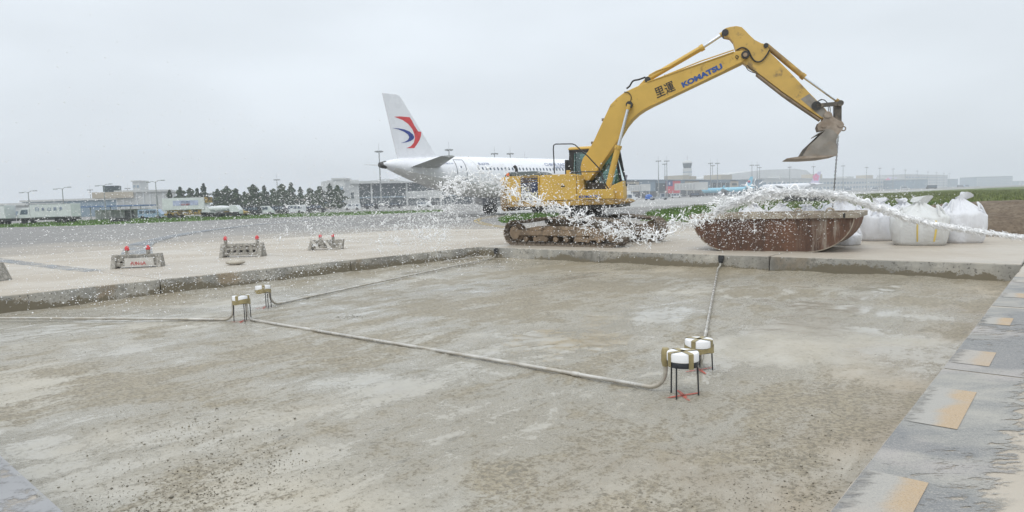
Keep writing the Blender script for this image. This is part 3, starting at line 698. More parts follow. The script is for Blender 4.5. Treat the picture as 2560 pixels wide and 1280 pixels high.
# --- cab on the left side of the deck
CY0, CY1 = .33, 1.30
c0, c1 = xp(1419, 420, CY0)[0], xp(1556, 430, CY0)[0]
CB, CT = ZR, xp(1450, 366, CY0)[1]
MB().box((c0, CY0, CB), (c1, CY1, CB+.42)).build('cab_base', M_['yellow'], exc, bevel=.03)
cab = MB()
def pillar(xa, xb, za, zb_, y, wd=.09, dp=.07):
    cab.prism([(xa-wd/2, za), (xa+wd/2, za), (xb+wd/2, zb_), (xb-wd/2, zb_)], y, y+dp)
cr0, cr1 = c0+.05, c1-.22
for y in (CY0, CY1-.07):
    pillar(c0+.08, cr0+.1, CB+.4, CT-.12, y, .17); pillar(c1-.03, cr1-.03, CB+.4, CT-.12, y, .09); pillar(c0+.85, c0+.85, CB+.4, CT-.12, y, .06)
    cab.box((c0+.05, y, CT-.19), (cr1+.02, y+.07, CT-.10)); cab.box((c0+.02, y+.003, CB+.4), (c1-.02, y+.067, CB+.48))
cab.box((cr0, CY0+.08, CT-.18), (cr0+.06, CY1-.08, CT-.1)); cab.box((cr1-.08, CY0+.08, CT-.17), (cr1-.02, CY1-.08, CT-.11))
cab.box((c1-.07, CY0+.08, CB+.41), (c1-.02, CY1-.08, CB+.6))
cbo = cab.build('cab_frame', M_['black'], exc, bevel=.012)
rf = []
for z, ins in ((CT-.10, 0), (CT-.05, .0), (CT-.01, .05), (CT, .12)):
    rf.append([(cr0-.02+ins, CY0-.01+ins, z), (cr1+.04-ins, CY0-.01+ins, z), (cr1+.04-ins, CY1+.01-ins, z), (cr0-.02+ins, CY1+.01-ins, z)])
MB().loft(rf).build('cab_roof', M_['yellow'], exc, bevel=.02, smooth=True)
for y in (CY0+.03, CY1-.04):
    MB().prism([(c0+.16, CB+.47), (c0+.82, CB+.47), (c0+.82, CT-.18), (cr0+.18, CT-.18)], y, y+.008).build('window_pane', M_['glass'], cbo)
    MB().prism([(c0+.88, CB+.47), (c1-.07, CB+.47), (cr1-.07, CT-.18), (c0+.88, CT-.18)], y, y+.008).build('window_pane', M_['glass'], cbo)
MB().add([(c1-.045, CY0+.08, CB+.6), (c1-.045, CY1-.08, CB+.6), (cr1-.05, CY1-.08, CT-.17), (cr1-.05, CY0+.08, CT-.17)], [(0, 1, 2, 3)]).build('windscreen', M_['glass'], cbo)
MB().add([(c0+.03, CY0+.08, CB+.47), (c0+.03, CY1-.08, CB+.47), (cr0+.03, CY1-.08, CT-.18), (cr0+.03, CY0+.08, CT-.18)], [(0, 1, 2, 3)]).build('rear_window', M_['glass'], cbo)
st = MB(); st.box((c0+.45, .58, CB+.4), (c0+.95, 1.05, CB+.78)); st.prism([(c0+.38, CB+.7), (c0+.55, CB+.7), (c0+.45, CB+1.35), (c0+.3, CB+1.35)], .58, 1.05)
st.box((c0+.95, .45, CB+.4), (c0+1.15, .55, CB+.95)); st.box((c0+.5, .42, CB+.75), (c0+1.0, .52, CB+.86))
st.build('driver_seat', M_['black'], exc, bevel=.03)
rb = MB(); rb.box((c0-.12, CY0+.1, CB+.3), (c0, CY1, CB+1.35)); rb.build('cab_rear_guard', M_['black'], exc, bevel=.02)
MB().prism([(S_d+.12, ZR+.2), (S_e+.05, ZR+.2), (S_e-.1, ZR+.5), (S_d+.2, ZR+.55)], -.55, .3).build('boom_mount', M_['greasy'], exc, bevel=.02)

# --- boom, arm, bucket (outlines in the machine's own plane)
BH = .28
boom_px = z2([(44, 1240), (60, 1195), (100, 1140), (145, 1060), (230, 875), (290, 745), (345, 690), (410, 640), (500, 598), (600, 556), (1330, 302), (1400, 290), (1440, 310), (1440, 350), (1395, 388), (1250, 458), (640, 750), (570, 788), (520, 822), (470, 868), (420, 930), (385, 990), (350, 1050), (240, 1210), (200, 1262)]) + z1([(1265, 352), (1200, 425), (1170, 470), (1130, 478), (1100, 455), (1085, 410), (1072, 340)])
bo = MB().prism(XP(boom_px, -BH), -BH, BH).build('boom', M_['yellow'], exc, bevel=.018)
# weld flanges along the edges
for a, b in ((9, 10), (15, 16)):
    P_ = XP(boom_px, -BH); (x0, zz0), (x1, zz1) = P_[a], P_[b]
    t = Vector((x1-x0, 0, zz1-zz0)).normalized()
    MB().tube([(x0, -BH-.012, zz0), (x1, -BH-.012, zz1)], .016, 6).build('weld_seam', M_['yellow'], bo)
arm_px = z2([(1236, 118), (1262, 100), (1300, 90), (1350, 83), (1395, 92), (1425, 120), (1462, 160), (1505, 200), (1560, 228), (1595, 236), (1615, 258), (1640, 312), (1800, 470), (1960, 640), (2100, 782), (2128, 822), (2105, 862), (2062, 860), (1900, 752), (1740, 640), (1520, 472), (1400, 388), (1352, 330), (1335, 265), (1322, 218), (1290, 180), (1250, 172), (1232, 150)])
ao = MB().prism(XP(arm_px, -.2), -.2, .2).build('arm', M_['yellow_worn'], exc, bevel=.015)
lw = XP(z2([(1520, 478), (1740, 648), (1815, 698), (2062, 868), (2055, 880), (1805, 712), (1735, 662), (1515, 490)]), -.2)
MB().prism(lw, -.19, .19).build('rub_strip', M_['mud_steel'], ao)
tipw = XP(z2([(1890, 700), (1965, 655), (2098, 788), (2122, 822), (2102, 855), (2068, 852)]), -.2)
MB().prism(tipw, -.204, .204).build('worn_tip', M_['bucket_steel'], ao)
def pin(name, px, r_, hw, m=None, parent=None, yo=None):
    a, b = xp(*z2([px])[0], -hw); return MB().cyl((a, -hw, b), (a, hw, b), r_, 18).build(name, m or M_['greasy'], parent or exc, smooth=True)
pin('boom_arm_pin', (1425, 325), .115, .34); pin('boom_arm_pin_cap', (1425, 325), .06, .37, M_['mud_steel'])
pin('boom_cylinder_pin', (447, 745), .105, .44); pin('arm_cylinder_pin', (1256, 138), .10, .24); pin('bucket_cylinder_pin', (1600, 247), .07, .24)
pin('lever_pin', (2025, 755), .13, .26); pin('arm_cylinder_foot_pin', (602, 535), .09, .22)
lug = XP(z2([(500, 600), (570, 540), (602, 510), (632, 530), (660, 560), (700, 524)]), 0)
MB().prism(XP(z2([(520, 592), (580, 530), (605, 512), (635, 535), (665, 545), (640, 553)]), -.13), -.13, .13).build('cylinder_lug', M_['yellow'], bo, bevel=.01)
def cylinder(a, mid, b, yo, rb_, rr_, mb_, name, ext=1.0):
    (ax, az), (mx_, mz), (bx_, bz) = [xp(*z2([q])[0], yo) for q in (a, mid, b)]
    o = MB(); o.tube([(ax, yo, az), (mx_, yo, mz)], rb_, 16); c = o.build(name, mb_, exc, smooth=True)
    t = Vector((bx_-ax, 0, bz-az)).normalized()
    MB().tube([Vector((mx_, yo, mz))-t*.10, Vector((mx_, yo, mz))+t*.02], rb_*1.22, 16).build('cylinder_head', mb_, c, smooth=True)
    MB().tube([Vector((mx_, yo, mz)), (bx_, yo, bz)], rr_, 14).build('piston_rod', M_['chrome'], c, smooth=True)
    MB().tube([Vector((bx_, yo, bz))-t*.16, (bx_, yo, bz)], rr_*1.35, 14).build('rod_eye', mb_, c, smooth=True)
    return c
cylinder((602, 535), (1070, 262), (1256, 138), 0, .085, .052, M_['yellow'], 'arm_cylinder')
MB().tube([(*xp(*z2([q])[0], -.09)[:1], -.09, xp(*z2([q])[0], -.09)[1]) for q in ((612, 500), (680, 462), (790, 425), (1060, 262))], .016, 6).build('oil_pipe', M_['yellow'], exc)
cylinder((1600, 247), (1920, 515), (2226, 735), 0, .078, .045, M_['yellow_mud'], 'bucket_cylinder')
low = xp(*z1([(1345, 625)])[0], -.46); 
for yo in (-.40, .40):
    lowz2 = ((1200+1350/4.267-1440)*3.368, (340+610/4.267-40)*3.368)
    cylinder(lowz2, (357, 1095), (447, 745), yo, .095, .052, M_['yellow'], 'boom_cylinder')
a_, b_ = xp(*z1([(1350, 610)])[0], -.4)
MB().prism([(a_-.22, b_-.25), (a_+.18, b_-.25), (a_+.16, b_+.1), (a_+.02, b_+.2), (a_-.14, b_+.12)], -.52, -.5).build('cylinder_bracket', M_['yellow'], exc, bevel=.006)
# bucket linkage
def bar(pxs, y0, y1, wd, m, name, parent=None):
    (ax, az), (bx_, bz) = [xp(*z2([q])[0], y0) for q in pxs]; d = Vector((bx_-ax, bz-az)).normalized(); n_ = Vector((-d.y, d.x))*wd/2
    return MB().prism([(ax+n_.x, az+n_.y), (bx_+n_.x, bz+n_.y), (bx_-n_.x, bz-n_.y), (ax-n_.x, az-n_.y)], y0, y1).build(name, m, parent or exc, bevel=.008)
M_['link'] = mat('dark link steel', (.07, .062, .05), .55, var=.3, dirt=(.22, .18, .13), damt=.7, dscale=5)
for y0 in (-.26, .22): bar(((2025, 755), (2230, 735)), y0, y0+.04, .12, M_['link'], 'lever')
bar(((2207, 735), (2207, 900)), -.16, .16, .19, M_['link'], 'link_rod')
pin('link_pin', (2228, 733), .085, .28, M_['link'])
# hoses
def hose(pts, rr_, yo, name='hose'):
    P_ = [xp(*z2([q])[0], yo) for q in pts]; C_ = curve_pts([(a, yo, b) for a, b in P_], 26); return MB().tube(C_, rr_, 7).build(name, M_['rubber'], exc, smooth=True)
hose([(425, 612), (452, 590), (480, 548), (530, 535), (585, 515)], .028, -.05)
hose([(1350, 290), (1400, 266), (1450, 290), (1475, 340), (1510, 382), (1560, 380), (1605, 330), (1630, 285)], .022, -.24)
hose([(1430, 425), (1450, 455), (1490, 475), (1530, 480)], .012, -.22); hose([(1440, 415), (1470, 445), (1520, 470)], .012, -.22)
hose([(2035, 720), (2065, 703), (2100, 715), (2135, 760), (2140, 815)], .012, -.24); hose([(2050, 712), (2090, 706), (2120, 745), (2125, 800)], .010, -.24)
hose([(405, 640), (440, 645), (465, 680), (455, 730)], .012, -.30)
hose([(1345, 330), (1368, 340), (1355, 358), (1342, 340)], .010, -.30)
MB().tube([(a, -.2, b+.0) for a, b in XP(z2([(650, 545), (780, 488), (1050, 380), (1330, 285)]), -.2)], .018, 6).build('boom_pipe', M_['yellow'], exc)
for q in ((755, 508), (140, 1070), (230, 875)):
    a, b = xp(*z2([q])[0], -.22); MB().box((a-.05, -.24, b-.03), (a+.05, -.14, b+.05)).build('pipe_clamp', M_['mud_steel'], exc)
# lettering on the boom
def boom_text(body, p_lo, p_r, p_top, m, bold, name='lettering'):
    yo = -BH-.004; a, b, c = [xp(*z2([q])[0], yo) for q in (p_lo, p_r, p_top)]
    rt = (b[0]-a[0], 0, b[1]-a[1]); up = (c[0]-a[0], 0, c[1]-a[1]); wdt = math.hypot(rt[0], rt[2]); hg = math.hypot(up[0], up[2])
    up2 = (-rt[2], 0, rt[0]); return text_mesh(name, body, m, (a[0], yo, a[1]), rt, up2, width=wdt, height=hg, bold=bold, parent=bo)
boom_text('KOMATSU', (902, 605), (1240, 440), (885, 562), M_['blue_letter'], .055)
boom_text('里運', (684, 695), (842, 625), (655, 612), M_['black_letter'], .012)
# bucket
BW = .95
pts = lambda l, yo: [xp(*q, yo) for q in z2(l)]
bs = MB()
side = [(2108, 955), (2160, 962), (2205, 1000), (2192, 1040), (2200, 1168), (1905, 1182), (1960, 1095)]
N_ = pts(side, -BW); bs_prof = N_
bkt = empty('bucket', (0, 0, 0)); bkt.parent = exc
for y0 in (-BW, BW-.03): MB().prism(bs_prof, y0, y0+.03).build('side_plate', M_['bucket_steel'], bkt, bevel=.004)
def shell(l, th):
    out = MB(); A = l; n_ = len(A); 
    nr = []
    for i in range(n_):
        p, q = A[max(i-1, 0)], A[min(i+1, n_-1)]; d = Vector((q[0]-p[0], q[1]-p[1])).normalized(); nr.append((-d.y*th, d.x*th))
    B = [(a[0]+b[0], a[1]+b[1]) for a, b in zip(A, nr)]
    out.prism(A+B[::-1], -BW+.002, BW-.002); return out
back = pts([(2040, 985), (2108, 950), (2165, 962), (2208, 1005), (2194, 1045), (2201, 1170)], -BW)
shell(back, -.025).build('back_plate', M_['bucket_steel'], bkt)
bot = pts([(2201, 1172), (1905, 1186)], -BW)
shell(bot, -.02).build('floor_plate', M_['bucket_steel'], bkt)
lip = pts([(2195, 1172), (2080, 1192), (1905, 1203), (1790, 1203), (1775, 1199), (1840, 1188), (1905, 1182)], -BW)
MB().prism(lip, -BW-.04, BW+.04).build('cutting_edge', M_['bracket'], bkt)
ear = pts([(2085, 838), (2095, 812), (2120, 803), (2148, 818), (2160, 850), (2205, 880), (2238, 890), (2254, 915), (2240, 960), (2215, 990), (2190, 1028), (2150, 975), (2085, 960), (2040, 970), (2028, 935), (2042, 900), (2075, 880)], -.2)
for y0 in (-.30, .25): MB().prism([(a, b) for a, b in ear], y0, y0+.05).build('coupler_plate', M_['bracket'], bkt, bevel=.006)
for q, rr_ in (((2118, 832), .09), ((2083, 920), .07), ((2225, 915), .075)):
    a, b = xp(*z2([q])[0], -.3); MB().cyl((a, -.33, b), (a, .33, b), rr_, 16).build('coupler_pin', M_['bracket'], bkt, smooth=True)
a, b = xp(*z2([(2252, 948)])[0], -.1); ringp = [(a+.06*math.cos(t), -.1, b+.06*math.sin(t)) for t in np.linspace(0, 2*math.pi, 13)]
MB().tube(ringp, .018, 6).build('lifting_eye', M_['bracket'], bkt, smooth=True)
# chain that hangs from the bucket into the skip
ca = xp(*z2([(2208, 1010)])[0], 0); cb_ = xp(2084.5, 482, 0)
cw0 = Vector((EXC[0]+ce*ca[0], EXC[1]+se*ca[0], ca[1])); cw1 = Vector((EXC[0]+ce*cb_[0], EXC[1]+se*cb_[0], .55))
tdir = (Vector((EXC[0]+ce*cb_[0], EXC[1]+se*cb_[0], cb_[1]))-cw0)
tdir = tdir/abs(tdir.z); cw1 = cw0+tdir*(cw0.z-.62)
chain = empty('hanging_chain', (cw1.x, cw1.y, cw1.z), 0, 'thin dark chain hanging from the bucket into the rusty skip', 'chain')
lk = []
L_ = (cw0-cw1).length; nl = int(L_/.055); lm = MB()
lm.tube([(.018*math.cos(t), 0, .036*math.sin(t)) for t in np.linspace(0, 2*math.pi, 9)], .0085, 5, cap=False)
lmesh = lm.mesh('chain_link', M_['link']); dirc = (cw0-cw1)/nl; qd = dirc.to_track_quat('Z', 'Y')
for i in range(nl):
    o = link('chain_link', lmesh, chain); o.location = dirc*(i+.5); o.rotation_mode = 'QUATERNION'; o.rotation_quaternion = qd @ Matrix.Rotation(R(90)*(i % 2), 3, 'Z').to_quaternion()
# ------------------------------------------------------------------ rusty skip
def rust_material():
    k = NT('rusty steel'); v = k.tc.outputs['Object']
    n1 = k.noise(1.6, k.map((1, 1, .25)), 7, .65); n2 = k.noise(14, v, 6, .7); n3 = k.noise(2.2, k.map((3.3, 3.3, .35)), 8, .8)
    c = k.mix(k.ramp(n1, .3, .7), (.065, .034, .022), (.155, .075, .042)); c = k.mix(k.ramp(n2, .45, .75, 0, .6), c, (.05, .03, .022))
    c = k.mix(k.ramp(n3, .56, .72, 0, .5), c, (.20, .14, .095)); c = k.mix(k.ramp(k.noise(3.4, k.map((1.2, 1.2, .6), loc=(3, 1, 2)), 7, .75), .50, .66, 0, .75), c, (.045, .027, .02))
    sx3 = k.n('ShaderNodeSeparateXYZ'); k.L(v, sx3.inputs[0]); c = k.mix(k.math('MULTIPLY', k.ramp(sx3.outputs[0], .9, 2.0), k.ramp(n3, .47, .60, 0, .75)), c, (.30, .265, .22)); c = k.mix(k.ramp(k.noise(5, v, 6, .7), .62, .70, 0, .8), c, (.36, .32, .26))
    k.setc(c); k.setr(.75); k.setn(k.bump(n2, .3, .006)); return k.m
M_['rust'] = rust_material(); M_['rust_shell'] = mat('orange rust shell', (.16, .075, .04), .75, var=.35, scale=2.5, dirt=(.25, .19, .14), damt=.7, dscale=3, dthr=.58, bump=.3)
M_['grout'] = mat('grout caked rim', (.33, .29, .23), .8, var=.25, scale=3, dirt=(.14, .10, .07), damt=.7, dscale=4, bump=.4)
SA = R(-33); SP = gp(1868, 628.5)
skip = empty('steel_skip', SP, SA, 'rusty brown steel skip with rounded ends on the slabs', 'skip')
sk = lambda x, y, yo=0.0: on_plane(x, y, (SP[0]-math.sin(SA)*yo, SP[1]+math.cos(SA)*yo, 0), SA)
zt = sk(1930, 541)[1]
xl = sk(1729, 536)[0]; xr = sk(2139, 548)[0]; xb0 = sk(1795, 626)[0]; xb1 = sk(2046, 633)[0]
SD = 1.95
def q_arc(xa, za, xb, zb, n=12):    # rounded end from the rim down to the flat bottom
    return [(xa+(xb-xa)*(1-math.cos(t)), za+(zb-za)*math.sin(t)) for t in np.linspace(0, math.pi/2, n)]
arcL = q_arc(xl+.03, zt-.02, xb0+.28, .0); arcR = q_arc(xr-.03, zt-.02, xb1-.30, .0)[::-1]
prof = arcL+[(x, 0) for x in np.linspace(xb0+.4, xb1-.42, 5)]+arcR
th = .02
inner = [(x*(1-.012), max(z, 0)+th if i not in (0, len(prof)-1) else z) for i, (x, z) in enumerate(prof)]
body = MB(); n_ = len(prof)
V_o = [(x, 0, z) for x, z in prof]+[(x, SD, z) for x, z in prof]; V_i = [(x, .02, z) for x, z in inner]+[(x, SD-.02, z) for x, z in inner]
fs = [(i, i+1, n_+i+1, n_+i) for i in range(n_-1)]+[(2*n_+i, 3*n_+i, 3*n_+i+1, 2*n_+i+1) for i in range(n_-1)]
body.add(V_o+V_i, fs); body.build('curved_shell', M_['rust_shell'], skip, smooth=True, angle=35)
for y0 in (-.012, SD-.02): MB().prism(prof, y0, y0+.032).build('side_plate', M_['rust'], skip)
for y0 in (-.008, SD+.012): MB().tube([(x, y0, z+.004) for x, z in prof], .013, 6).build('edge_highlight', M_['grout'], skip, smooth=True)  # pale grout-coloured bead stands in for the highlight along the plate edges
rm = [((xl-.05, -.07), (xr+.06, .10)), ((xl-.05, SD-.10), (xr+.06, SD+.06))]
for (a, b), (c, d) in rm: MB().box((a, b, zt-.06), (c, d, zt+.07)).build('rim_beam', M_['grout'], skip, bevel=.012)
for a, c in ((xl-.06, xl+.12), (xr-.1, xr+.08)): MB().box((a, .101, zt-.055), (c, SD-.101, zt+.065)).build('rim_beam', M_['grout'], skip, bevel=.012)
MB().box((xr-.26, -.078, zt-.05), (xr-.21, -.068, zt+.06)).build('rim_gap', M_['greasy'], skip)
for px in (1996, 2076):
    a, _ = sk(px, 525, .05); MB().tube([(a+.085*math.cos(t), .03, zt+.10+.075*math.sin(t)) for t in np.linspace(-.5, math.pi+.5, 14)], .026, 8).build('lifting_ring', M_['grout'], skip, smooth=True)
sl = []
for y in (.4, .8, 1.2): sl.append((xl+.6+y, y))
MB().prism([(x*.97, z) for x, z in q_arc(xl+.2, zt*.8, xb0+.3, .03, 6)]+[(x*.97, z) for x, z in q_arc(xr-.2, zt*.72, xb1-.3, .03, 6)[::-1]], .03, SD-.03).build('grout_fill', M_['grout'], skip)

# ------------------------------------------------------------------ bulk bags
def bag_material(name, c):
    k = NT(name); v = k.tc.outputs['Object']; wv = k.n('ShaderNodeTexWave'); wv.inputs['Scale'].default_value = 30; wv.inputs['Distortion'].default_value = 1.5; k.L(v, wv.inputs[0])
    n = k.noise(3.5, k.map((1, 1, .5)), 6, .65, .6); n2 = k.noise(1.3, v, 4)
    k.setc(k.mix(k.ramp(n2, .5, .75, 0, .55), c, (.50, .47, .41))); k.setr(.65); k.b.inputs['Subsurface Weight'].default_value = .0
    k.setn(k.bump(k.math('ADD', n, k.math('MULTIPLY', wv.outputs[0], .04)), .8, .08)); return k.m
M_['bag'] = bag_material('white woven plastic', (.74, .75, .78)); M_['bag_grey'] = bag_material('dusty white woven plastic', (.68, .69, .68))
M_['bag_yellow'] = mat('yellow woven stripe', (.62, .47, .12), .7, var=.2)
def bag(loc, w, h, seed, rz, label, stripes=False, neck=.25, lean=0., m=None, tall_loop=0):
    r = np.random.default_rng(seed); b = empty('bulk_bag', loc, rz, label, 'bulk bag', 'white bulk bags on the slabs'); m = m or M_['bag']
    ph = r.uniform(0, 6.28, 6)
    def pt(a, t, grow=0.0):
        # t 0 bottom .. 1 top of the belly
        bulge = .88+.14*math.sin(min(1, t*1.25)*math.pi*.85)-.05*(t < .05)
        shr = 1.0 if t < .66 else 1-.90*((t-.66)/.34)**1.25
        ex = 3.2; ca, sa = math.cos(a), math.sin(a); sq = (abs(ca)**ex+abs(sa)**ex)**(-1/ex)
        pl = min(1, max(0, (t-.45)/.4)); wob = 1+.03*math.sin(3*a+ph[0]+t*2)+.02*math.sin(7*a+ph[1]+3*t)+pl*(.055*math.sin(11*a+ph[2]+4*t)+.04*math.sin(17*a+ph[3]-3*t))
        rr_ = w/2*bulge*shr*sq*wob*.93+grow; return (rr_*ca+lean*t*t*h, rr_*sa*.92, h*t*(.96+.04*math.sin(9*a+ph[4])*(t > .6))+.015*math.sin(5*a+ph[3])*(t > .3))
    ts = list(np.linspace(0, .62, 11))+list(np.linspace(.66, 1.0, 11)); K = 72
    rings = [[pt(2*math.pi*j/K, t) for j in range(K)] for t in ts]
    MB().loft(rings).build('bag_body', m, b, smooth=True, angle=80)
    # gathered neck and flaps
    nk = []; hz = h*.95
    for t in np.linspace(0, 1, 6):
        nk.append([((w*.06+w*.10*t*(1+.6*math.sin(3*a+ph[4])))*math.cos(a)+lean*h+t*.10*math.sin(ph[0]), (w*.05+w*.06*t*(1+.5*math.sin(4*a)))*math.sin(a), hz-.06+neck*w*.55*t*(1+.45*math.sin(2*a+ph[5])*t)) for a in np.linspace(0, 2*math.pi, 18, endpoint=False)])
    MB().loft(nk).build('bag_neck', m, b, smooth=True, angle=80)
    for q in range(4):
        a = math.pi/4+q*math.pi/2; p0 = Vector(pt(a-.16, .70)); p1 = Vector(pt(a+.16, .70)); mid = (p0+p1)/2+Vector((-math.cos(a)*.10+r.normal(0, .06), -math.sin(a)*.10, .20*min(1, h)+r.uniform(-.05, .10)+(tall_loop if q == 2 else 0)))
        MB().tube(curve_pts([p0, p0*.5+mid*.5+Vector((0, 0, .05)), mid, p1*.5+mid*.5+Vector((0, 0, .05)), p1], 12), .026, 6).build('lifting_loop', m, b, smooth=True)
    if stripes:
        for a0 in stripes:
            V_ = []; tt = np.linspace(.10, .62, 12)
            for t in tt: V_ += [pt(a0-.028, t, .006), pt(a0+.028, t, .006)]
            MB().add(V_, [(2*i, 2*i+1, 2*i+3, 2*i+2) for i in range(len(tt)-1)]).build('yellow_stripe', M_['bag_yellow'], b)
    return b
bag(gp(2298, 611), 1.42, 1.12, 1, R(-30), 'white bulk bag with yellow stripes, in front of the other bags', stripes=(R(-95), R(-62), R(-28)), m=M_['bag_grey'])
bag(gp(2404, 606), 1.12, 1.20, 2, R(-20), 'tall white bulk bag at the right end beside the soil mound', neck=.3, lean=-.05, tall_loop=.16)
bag(gp(2196, 600), 1.30, 1.10, 3, R(10), 'white bulk bag between the skip and the yellow striped bag')
bag(gp(2118, 612), .72, .42, 4, R(15), 'low slumped white bag under the right end of the skip', neck=.12)
bag(gp(2258, 592), 1.15, 1.08, 5, R(25), 'white bulk bag half hidden behind the yellow striped bag')
for px, py, Yd, wd, sd2, lb in ((1884, 506, 21.5, 1.0, 6, 'white bag peak behind the left half of the skip'), (1952, 506, 21.3, 1.05, 7, 'white bag peak behind the middle of the skip'), (2020, 509, 21.0, 1.0, 8, 'low white bag top behind the lifting rings of the skip'), (2100, 496, 21.0, 1.5, 9, 'wide white bag top behind the right half of the skip')):
    p = at(px, py, Yd); hh = p[2]/1.02; bag((p[0], p[1], 0), wd, hh, sd2, R(sd2*17), lb, neck=.16)

# ------------------------------------------------------------------ soil mound
k = NT('turned soil'); v = k.tc.outputs['Object']; n1 = k.noise(1.2, v, 8, .7); n2 = k.noise(9, v, 6, .7)
k.setc(k.mix(k.ramp(n2, .35, .7), k.mix(k.ramp(n1, .35, .65), (.155, .115, .078), (.22, .175, .125)), (.09, .066, .045))); k.setr(.95); k.setn(k.bump(k.math('ADD', n1, n2), .8, .06)); M_['soil'] = k.m
def mound(c, rx, ry, h, seed, label, rz=0):
    n = 90; g = np.linspace(-1, 1, n); X, Y = np.meshgrid(g, g, indexing='ij'); rr_ = np.sqrt(X**2+Y**2)
    Zm = h*np.clip(1-rr_**2.2, 0, 1)**.75*(.75+.5*fbm(X*2+seed, Y*2, seed))+.10*(fbm(X*9, Y*9, seed+5)-.45)*(rr_ < 1)-.04
    i = np.arange(n*n).reshape(n, n); F_ = np.stack([i[:-1,:-1], i[1:,:-1], i[1:,1:], i[:-1,1:]], -1).reshape(-1, 4)
    o = raw('soil_mound', np.stack([X*rx, Y*ry, Zm], -1).reshape(-1, 3), F_, M_['soil'], smooth=True); o.location = c; o.rotation_euler[2] = rz
    return tag(o, label, 'soil mound')
mc = at(2585, 560, 22.0); mound((mc[0], mc[1], -.02), 6.4, 3.4, .95, 3, 'long brown mound of turned soil beside the white bags', R(-25))

# ------------------------------------------------------------------ light base cans on legs
M_['foam'] = mat('white foam lid', (.80, .80, .80), .55, var=.04)
M_['tape'] = mat('brown packing tape', (.30, .245, .12), .45, var=.2, scale=9)
M_['can'] = mat('dark base can', (.025, .027, .032), .4, var=.3)
M_['pipe'] = mat('galvanised conduit', (.52, .50, .46), .3, metal=.35, var=.15, scale=4, dirt=(.33, .28, .2), damt=.6, dscale=3)
M_['red_spray'] = paint('red spray paint', (.62, .12, .08), .8, .40, .62, 9)
def can(px, py, dia, leg, label, legs=(20, 140, 260), taped=0, lean=(0, 0), seed=0):
    g_ = gp(px, py, PZ); z0 = floor_z(g_[0], g_[1]); c = empty('light_base_can', (g_[0], g_[1], z0), R(seed*31), label, 'base can', 'taped light base cans standing in the pit')
    r_o = dia/2; hz = leg
    MB().lathe([(r_o*.9, hz), (r_o, hz+.004), (r_o, hz+.05), (r_o*.98, hz+.055)], n=36).build('can_ring', M_['can'], c, smooth=True, angle=30)
    MB().lathe([(r_o*1.0, hz+.055), (r_o*1.03, hz+.06), (r_o*1.03, hz+.125), (r_o*.99, hz+.135), (r_o*.3, hz+.139), (.01, hz+.14)], n=36).build('foam_lid', M_['foam'], c, smooth=True, angle=35)
    for a in legs:
        a = R(a); p = Vector((math.cos(a)*r_o*.96, math.sin(a)*r_o*.96, 0))
        MB().tube([p*1.06+Vector((0, 0, -.02)), p+Vector((0, 0, hz+.03))], .0075, 7).build('leg', M_['can'], c, smooth=True)
        MB().tube([p+Vector((0, 0, hz+.015)), p*1.09+Vector((0, 0, hz+.015))], .013, 8).build('leg_bolt', M_['can'], c)
    def strap(a0, w_, down):       # tape that runs over the lid and down both sides
        L_ = []; ro = r_o*1.034+.003; top = hz+.143
        for s in (-1, 1):
            pass
        pts_ = [(-ro, hz+down)]+[(-ro, hz+.12), (-ro*.97, top-.006)]+[(x, top) for x in np.linspace(-ro*.85, ro*.85, 6)]+[(ro*.97, top-.006), (ro, hz+.12), (ro, hz+down)]
        dx = Vector((math.cos(a0), math.sin(a0), 0)); dy = Vector((-dx.y, dx.x, 0)); V_ = []
        for x, z in pts_:
            for t in (-1, 1):
                q = dx*x+dy*(t*w_/2)
                if z < top-.004 and abs(x) > ro*.9: q = q.normalized()*ro
                V_.append((q.x, q.y, z))
        MB().add(V_, [(2*i, 2*i+1, 2*i+3, 2*i+2) for i in range(len(pts_)-1)]).build('tape_strip', M_['tape'], c)
    strap(R(75), .052, -.002); strap(R(-10), .05, .01)
    if taped:
        band = []
        for i in range(37):
            a = 2*math.pi*i/36; lo = hz+.002+.012*math.sin(3*a+seed); hi = hz+taped+.014*math.sin(2*a+seed*2); rr_ = r_o*1.034+.006
            band += [(rr_*math.cos(a), rr_*math.sin(a), lo), (rr_*math.cos(a), rr_*math.sin(a), hi)]
        MB().add(band, [(2*i, 2*i+1, 2*i+3, 2*i+2) for i in range(36)]).build('tape_band', M_['tape'], c)
    # sprayed cross that marks the spot
    cr = R(-seed*31)
    for a in (.35, 1.75):
        P_ = [(math.cos(a+cr)*t+.02*math.sin(9*t), math.sin(a+cr)*t, .0) for t in np.linspace(-.17, .17, 9)]
        rb_ = ribbon('red_cross', [(p[0], p[1]) for p in P_], [.012, .028, .034, .04, .045, .036, .03, .03, .012], .006, M_['red_spray'], parent=c)
    return c, g_, z0, r_o, hz
K1 = can(1708, 984, .285, .285, 'nearest white topped base can, with its black ring bare', legs=(200, 330, 95), seed=1)
K2 = can(1748, 921, .285, .20, 'tape wrapped base can just behind the nearest one', legs=(10, 300, 185), taped=.07, seed=2)
K3 = can(606, 800, .27, .30, 'tape wrapped base can at left where two pipes meet', legs=(215, 290, 350, 90), taped=.075, seed=3)
K4 = can(660, 767, .27, .29, 'farthest base can, at left close to the pit wall', legs=(200, 275, 330), taped=.07, seed=4)

